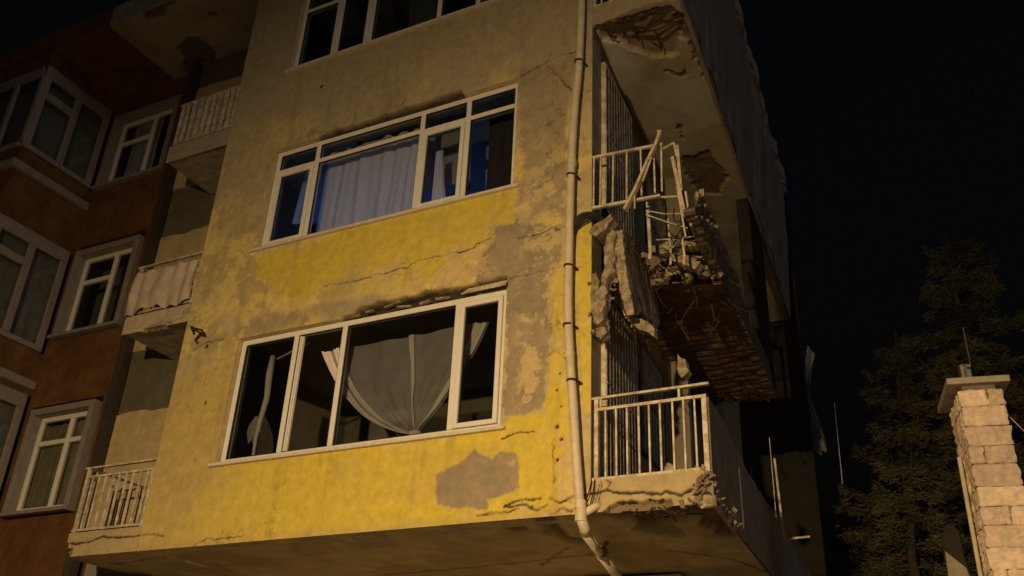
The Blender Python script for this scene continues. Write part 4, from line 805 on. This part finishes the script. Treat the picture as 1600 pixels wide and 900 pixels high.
# lattice grille of a ground floor window under the balcony
la = MB(); la.beam((-7.85,.9,3.93), (-6.6,.9,3.60), .03, .03); lt = thing('lattice_grille', 'dark metal lattice grille low under the left balcony', 'grille', (-7.2, 1.0, 3.0))
q = MB(); q.box(-7.9, -7.8, .93, .98, 2.6, 3.95); q.box(-6.5, -6.4, .93, .98, 2.6, 3.6); q.box(-7.8, -6.5, .93, .98, 3.56, 3.62); o = q.build('lattice_frame', m_grille, None); reparent(o, lt)
for k in range(9): q = MB(); q.box(-7.75+.14*k, -7.72+.14*k, .95, .97, 2.6, 3.56); o = q.build('lattice_bar', m_grille, None); reparent(o, lt)
for k in range(7): q = MB(); q.box(-7.8, -6.5, .93, .949, 2.7+.14*k, 2.73+.14*k); o = q.build('lattice_bar', m_grille, None); reparent(o, lt)
q = MB(); q.box(-7.8, -6.5, 1.1, 1.14, 2.6, 3.9); o = q.build('backing', m_redtrim, None); reparent(o, lt)

# ------------------------------------------------------------------ stone chimney stack on the right
ch = thing('stone_chimney', 'pale split-stone chimney stack with flat cap and metal flue at the right edge', 'chimney', (3.33, 2.75, -.06))
RZ = Matrix.Rotation(R(11), 3, 'Z'); CO = Vector((3.13, 2.5, 0))
def loc(x, y, z): v = RZ @ Vector((x, y, 0)); return (CO.x+v.x, CO.y+v.y, z)
def stone(x0, x1, y0, y1, z0, z1, seed):
    bm = bmesh.new(); bmesh.ops.create_cube(bm, size=1); bmesh.ops.bevel(bm, geom=bm.edges[:], offset=.06, segments=1, affect='EDGES')
    bmesh.ops.subdivide_edges(bm, edges=[e for e in bm.edges if e.calc_length() > .4], cuts=7, use_grid_fill=True); bmesh.ops.triangulate(bm, faces=bm.faces[:])
    q = MB(); vs = []; sc = Vector((x1-x0, y1-y0, z1-z0)); ce = Vector(((x0+x1)/2, (y0+y1)/2, (z0+z1)/2))
    for v in bm.verts:
        p = Vector((v.co.x*sc.x, v.co.y*sc.y, v.co.z*sc.z)) + ce; k = p*11 + Vector((seed*3.7, seed*1.3, seed)); k2 = p*34 + Vector((seed, 0, 0))
        d = Vector((mnoise.noise(k), mnoise.noise(k+Vector((7,0,0))), .35*mnoise.noise(k+Vector((0,7,0)))))*.022 + Vector((mnoise.noise(k2), mnoise.noise(k2+Vector((5,0,0))), .3*mnoise.noise(k2)))*.011
        p = p + d; vs.append(loc(p.x, p.y, p.z))
    q.add(vs, [tuple(v.index for v in f.verts) for f in bm.faces]); bm.free(); return q.build('stone', m_stone, ch)
q = MB(); q.prism([loc(.025,.03,0)[:2], loc(.39,.03,0)[:2], loc(.39,.66,0)[:2], loc(.025,.66,0)[:2]], lambda x, y: (x, y, -.06), lambda x, y: (x, y, 5.36)); q.build('core', m_mortar, ch)
z = 2.5; k = 0
while z < 5.3:
    h = min([.215, .185, .20, .235, .19, .21][k % 6], 5.37-z); g_ = .006; wx = .42 + .006*(k % 3) + max(0, (4.6-z))*.03
    if k % 3 == 1:
        sp = [.14, .27][k % 2]; stone(0, sp-g_, 0, .12, z, z+h-g_, k); stone(sp+g_, wx, 0, .12, z, z+h-g_, k+50)
    else: stone(0-.004*(k % 2), wx, 0, .12, z, z+h-g_, k)
    ys = [.126, .30, .50, .68] if k % 2 else [.126, .40, .68]
    for a, b2 in zip(ys, ys[1:]): stone(-.006*(k % 2), .11, a, b2-g_, z, z+h-g_, k*7+int(a*90)); stone(wx-.11, wx, a, b2-g_, z, z+h-g_, k*9+int(a*50))
    z += h; k += 1
q = MB(); q.prism([loc(-.10,-.03,0)[:2], loc(.51,-.03,0)[:2], loc(.51,.86,0)[:2], loc(-.10,.86,0)[:2]], lambda x, y: (x, y, 5.43), lambda x, y: (x, y, 5.50)); q.build('cap', m_cap, ch, bevel=.008)
q = MB(); q.prism([loc(.05,.06,0)[:2], loc(.37,.06,0)[:2], loc(.37,.62,0)[:2], loc(.05,.62,0)[:2]], lambda x, y: (x, y, 5.36), lambda x, y: (x, y, 5.43)); q.build('cap_bed', m_mortar, ch)
fx, fy = .13, .22; cx_, cy_, _ = loc(fx, fy, 0)
q = MB(); n = 20
for rr, zz in [(.085,5.50), (.085,5.66), (.095,5.68), (.095,5.71), (.072,5.71), (.070,5.55)]: q.v += [(cx_+rr*math.cos(6.2832*i/n), cy_+rr*math.sin(6.2832*i/n), zz) for i in range(n)]
for j in range(5):
    for i in range(n): q.f.append((j*n+i, j*n+(i+1) % n, (j+1)*n+(i+1) % n, (j+1)*n+i))
q.build('flue', m_steel, ch, smooth=False)
q = MB(); q.tube([(cx_+.08, cy_+.05, 5.5), (cx_+.075, cy_+.05, 6.2)], .004, 5); tag(q.build('aerial', m_grille), 'thin rod standing up behind the chimney flue', 'rod')
q = MB(); q.tube([loc(-.05,.35,4.75), loc(-.05,.35,3.0)], .022, 8); tag(q.build('pipe', m_pipe), 'thin vertical pipe fixed along the shaded side of the chimney', 'pipe')
q = MB(); q.tube([loc(.46,.2,5.15), loc(.9,.25,4.5), loc(1.6,.3,3.7)], .005, 5); tag(q.build('wire', m_iron), 'thin wire slanting down from the right of the chimney', 'wire')
# low boundary wall with rounded coping at the chimney's left foot
q = MB(); q.prism([(2.70,2.95),(2.71,3.85),(2.745,4.0),(2.79,4.06),(2.84,4.06),(2.89,3.98),(2.90,3.7),(2.96,3.35),(3.02,2.95)], lambda x, z: (x, 2.80, z), lambda x, z: (x, 3.1, z)); q.box(2.6, 3.1, 2.74, 3.12, -.06, 2.949)
ws = q.build('wall_stub', m_darkp, bevel=.01); tag(ws, 'small dark masonry stub with rounded top at the chimney foot', 'wall')
q = MB(); q.prism([(2.715,3.02),(2.73,3.78),(2.90,3.60),(3.0,3.02)], lambda x, z: (x, 2.77, z), lambda x, z: (x, 2.798, z)); q.build('facing_slab', m_sidew, ws)

# ------------------------------------------------------------------ conifers and far bits
def conifer(x, y, h, rad, seed, label, n_whorl=26):
    rg = np.random.default_rng(seed); t = thing('conifer_tree', label, 'tree', (x, y, -.3), 'dark conifers behind the chimney')
    q = MB(); pts = [(x + .15*math.sin(k*1.1+seed), y, -.3 + h*k/8) for k in range(9)]; q.tube(pts, [.26*(1-k/8.6) for k in range(9)], 8); o = q.build('trunk', m_bark, None, smooth=True); reparent(o, t)
    V = []; F = []; limbs = MB()
    for wv in range(n_whorl):
        f = wv/n_whorl; z0 = -.3 + h*(.14 + .85*f); L0 = rad*(1-f)**.8*rg.uniform(.75, 1.15) + .2
        for b_ in range(int(6 + 4*(1-f))):
            a = rg.uniform(0, 6.283); L = L0*rg.uniform(.55, 1.15); dr = Vector((math.cos(a), math.sin(a), 0)); tip = Vector((x, y, z0)) + dr*L + Vector((0,0, L*rg.uniform(-.18, .28)))
            base = Vector((x, y, z0)); mid = base.lerp(tip, .55) + Vector((0,0,-.06*L)); limbs.tube([base, mid, tip], [.03*(1-f)+.012, .02*(1-f)+.008, .004], 4, False)
            for s_ in range(int(6 + L*9)):
                u = rg.uniform(.22, 1.03)**.8; c = base.lerp(mid, min(1, u/.55)) if u < .55 else mid.lerp(tip, (u-.55)/.45)
                side = Vector((-dr.y, dr.x, 0)); cl0 = c + side*rg.normal(0, .13*L*(1.15-u)) + Vector((0,0,rg.normal(0, .06)))
                for k in range(17):
                    d = (dr*rg.uniform(.1, 1) + side*rg.uniform(-1, 1) + Vector((0,0,rg.uniform(-.55,.45)))).normalized(); ln = rg.uniform(.07, .19); wn = d.cross(Vector((rg.normal(), rg.normal(), rg.normal()))).normalized()*rg.uniform(.007, .017)
                    cl = cl0 + Vector((rg.normal(0,.05), rg.normal(0,.05), rg.normal(0,.035))); i = len(V); V += [tuple(cl - wn), tuple(cl + wn), tuple(cl + d*ln)]; F.append((i, i+1, i+2))
    q = MB(); q.v = V; q.f = F; o = q.build('crown', m_leaf, None); reparent(o, t); o['kind'] = 'stuff'
    o = limbs.build('limbs', m_bark, None); reparent(o, t); o['kind'] = 'stuff'
conifer(3.4, 12.5, 13.2, 3.9, 3, 'tallest dark conifer rising right behind the chimney flue', 32)
conifer(1.7, 14.0, 11.6, 3.1, 5, 'slimmer dark conifer between the building and the chimney', 22)
conifer(6.2, 13.0, 12.5, 2.8, 8, 'dark conifer at the right picture edge', 22)
conifer(1.9, 10.5, 7.6, 2.0, 11, 'low dark conifer nearest the back corner of the yellow building', 16)
def crump(u, v):
    x = .10 + .55*u + .12*math.sin(v*5+u*3); z = 9.15 - 2.0*v - .25*abs(u-.55); return (x - .05*v, 9.35 + .16*math.sin(u*14+v*4) + .08*math.sin(u*31-v*9), z)
sheet(crump, 40, 30, 'plastic_sheet', m_plastic, 'crumpled grey plastic sheet hanging at the far back corner of the building', 'sheet')
q = MB(); q.tube([(.70,11,8.6), (.67,11,6.95)], .008, 6); tag(q.build('pole', m_pvc), 'thin white pole far behind the back corner of the building', 'pole')

# ------------------------------------------------------------------ the street lamp that lights the front (stands left of the camera, out of the picture)
sl = thing('street_lamp', 'street lamp lighting the front of the yellow building', 'street lamp', (1.6, -14.2, -.35))
q = MB(); q.tube([(1.6,-14.2,-.35), (1.6,-14.2,4.9)], [.09,.05], 12); o = q.build('pole', m_lampm, None); reparent(o, sl)
q = MB(); q.tube([(1.6,-14.2,4.85), (1.6,-13.8,5.02), (1.6,-13.2,5.05)], .035, 8); o = q.build('arm', m_lampm, None); reparent(o, sl)
q = MB(); q.box(1.48, 1.72, -13.4, -12.8, 4.96, 5.04); o = q.build('lamp_head', m_lampm, None); reparent(o, sl)
ld = bpy.data.lights.new('street_lamp_light', 'SPOT'); ld.energy = LAMP_POWER; ld.color = LAMP_COL; ld.spot_size = R(150); ld.spot_blend = 1.0; ld.shadow_soft_size = .09
lo = bpy.data.objects.new('street_lamp_light', ld); C.objects.link(lo); lo.location = LAMP; lo.rotation_euler = (LAMP_AIM-LAMP).to_track_quat('-Z', 'Y').to_euler()
